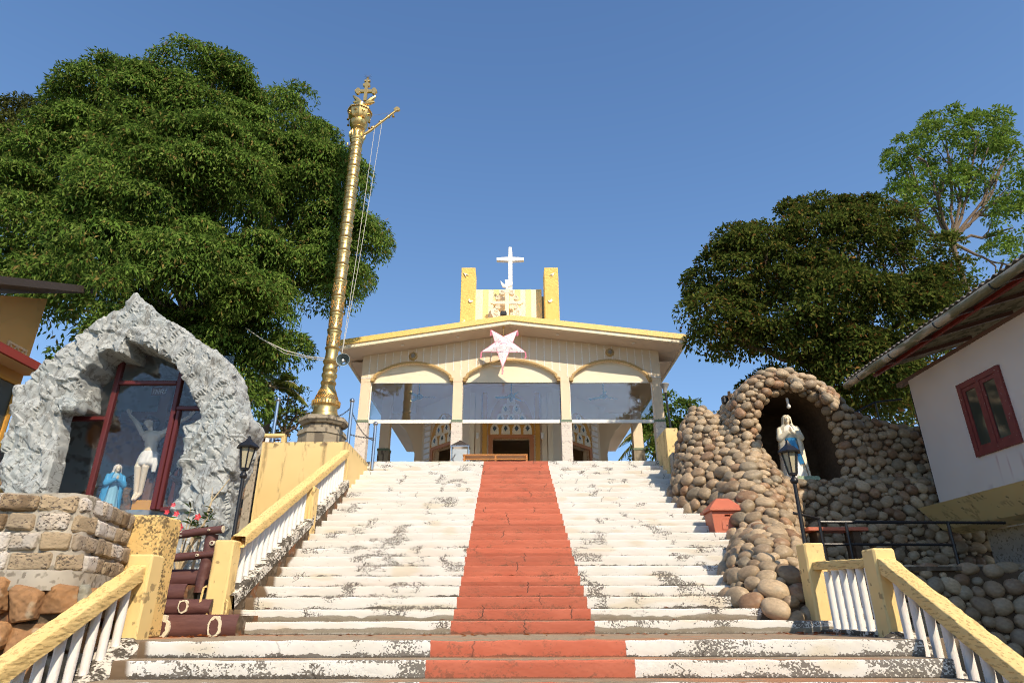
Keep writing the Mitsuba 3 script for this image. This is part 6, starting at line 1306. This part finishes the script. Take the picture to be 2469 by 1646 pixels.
# shrubs
def shrub(name, label, c, n_st, h, sp, palette, L, W, seed, cat_='shrub', flowers=None, leafmat='m_leaf'):
    t = thing(name, label, cat_); r = np.random.default_rng(seed); c = np.array(c, float); st_, pos, ax = [], [], []; tipsl = []
    for k in range(n_st):
        a = r.uniform(0, 6.283); e = c + np.array([math.cos(a) * sp * r.uniform(0.2, 1), 0.7 * math.sin(a) * sp * r.uniform(0.2, 1), h * r.uniform(0.6, 1.0)]); md = (c + e) / 2 + r.normal(0, 0.05, 3) + np.array([0, 0, 0.03])
        st_.append(tube(np.array([c + r.normal(0, 0.02, 3), md, e]), [0.014, 0.010, 0.006], 5)); tipsl.append(e)
        for q in range(11):
            u = r.normal(size=3); u[2] = abs(u[2]) * 0.5; pos.append(e + np.array([0, 0, -0.03 * q * 0.3])); ax.append(unit(u))
    n = len(pos); ax = np.array(ax); col = np.array(palette)[r.integers(0, len(palette), n)] * r.uniform(0.7, 1.3, (n, 1))
    m, cc = leaf_mesh(np.array(pos), ax, unit(np.array([0, 0, 1.0]) + 0.4 * r.normal(size=(n, 3))), L * r.uniform(0.7, 1.2, n), np.full(n, W), col)
    add(t + '__leaves', m, 'm_leaf', False, color=cc); add(t + '__stems', cat(st_), 'm_sand')
    if flowers:
        for k in flowers:
            q = np.array(k[:3]); R = k[3]; fm = []
            for a in np.linspace(0, 6.283, 6)[:-1]:
                d = np.array([math.cos(a), -0.25, math.sin(a)])
                fm.append(hullp(np.array([q, q + d * R * 0.6 + np.array([math.sin(a), 0, -math.cos(a)]) * R * 0.36, q + d * R * 0.6 - np.array([math.sin(a), 0, -math.cos(a)]) * R * 0.36, q + d * R + [0, -0.01, 0], q + d * R * 0.7 + [0, 0.012, 0]])))
            add(t + '__flower', cat(fm), 'm_petal')
shrub('flowering_shrub', 'thin stemmed shrub with pink red flowers beside the mock log fence', (-4.45, 9.1, 2.15), 11, 0.85, 0.42, [(0.05, 0.10, 0.02), (0.09, 0.09, 0.03)], 0.13, 0.016, 2,
      flowers=[(-4.58, 8.95, 2.73, 0.075), (-4.66, 8.95, 2.92, 0.04), (-4.53, 8.96, 2.90, 0.045), (-4.24, 8.98, 2.86, 0.05), (-4.44, 8.94, 2.72, 0.055), (-4.2, 8.98, 2.68, 0.04), (-4.6, 8.97, 3.02, 0.035)])
solo('bare_stem', cat([tube([(-4.32, 9.25, 2.2), (-4.26, 9.2, 2.7), (-4.20, 9.2, 3.1), (-4.0, 9.2, 3.42)], [0.02, 0.017, 0.013, 0.006], 6), tube([(-4.20, 9.2, 3.1), (-4.22, 9.2, 3.3)], [0.01, 0.004], 5)]), 'm_sand', 'bare pale crooked stem against the right foot of the rock grotto', 'plant')
shrub('red_shrub', 'dark red leaved shrub behind the white fence, nearer the big tree', (-6.9, 16.0, 5.2), 12, 0.75, 0.6, [(0.16, 0.03, 0.015), (0.10, 0.03, 0.015)], 0.22, 0.03, 4)
shrub('red_shrub', 'dark red leaved shrub behind the yellow fence cap by the steel post', (-6.2, 16.2, 5.2), 7, 0.7, 0.3, [(0.16, 0.03, 0.015), (0.08, 0.04, 0.015)], 0.2, 0.03, 5)
for k_, (x, y, z, lb) in enumerate(((-5.15, 12.2, 3.9, 'dry weed tuft on the earth bank beside the yellow wall'), (-5.3, 11.4, 3.2, 'dry weed tuft low on the earth bank behind the left lantern'))):
    shrub('weed_tuft', lb, (x, y, z), 6, 0.4, 0.22, [(0.20, 0.11, 0.03), (0.10, 0.10, 0.03)], 0.10, 0.010, 6 + k_, 'weed')
shrub('agave', 'spiky little plant on the left shoulder of the cobble arch', (4.85, 14.6, 5.95), 1, 0.12, 0.03, [(0.07, 0.11, 0.05)], 0.3, 0.012, 9, 'plant')
# litter of dry leaves on the landing and treads
r_ = np.random.default_rng(8); n = 150
px, py, pz = [], [], []
for k in range(n):
    if k < 70: px.append(r_.uniform(-3.4, 3.4)); py.append(r_.uniform(7.2, 8.05)); pz.append(1.424)
    elif k < 95: px.append(r_.uniform(-3.4, -2.9)); py.append(r_.uniform(6.6, 8.0)); pz.append(1.426)
    elif k < 120: px.append(r_.uniform(3.0, 3.6)); py.append(r_.uniform(6.9, 8.0)); pz.append(1.43)
    else:
        i = int(r_.integers(0, 6)); px.append(r_.uniform(-3.3, 3.0)); py.append(8.12 + 0.363 * i + r_.uniform(0.12, 0.33)); pz.append(ZS[i] + 0.01)
P_ = np.stack([px, py, pz], 1); a = r_.uniform(0, 6.283, n)
m, cc = leaf_mesh(P_, np.stack([np.cos(a), np.sin(a), r_.uniform(0, 0.25, n)], 1), unit(np.array([0, 0, 1.0]) + 0.3 * r_.normal(size=(n, 3))), r_.uniform(0.04, 0.10, n), np.full(n, 0.014), np.array([(0.30, 0.09, 0.03)]) * r_.uniform(0.5, 1.3, (n, 1)))
k_ = add('leaf_litter', m, 'm_leaf', False, color=cc); labels[k_] = {'label': 'dry red brown leaves scattered on the landing and treads', 'category': 'leaf litter', 'kind': 'stuff'}
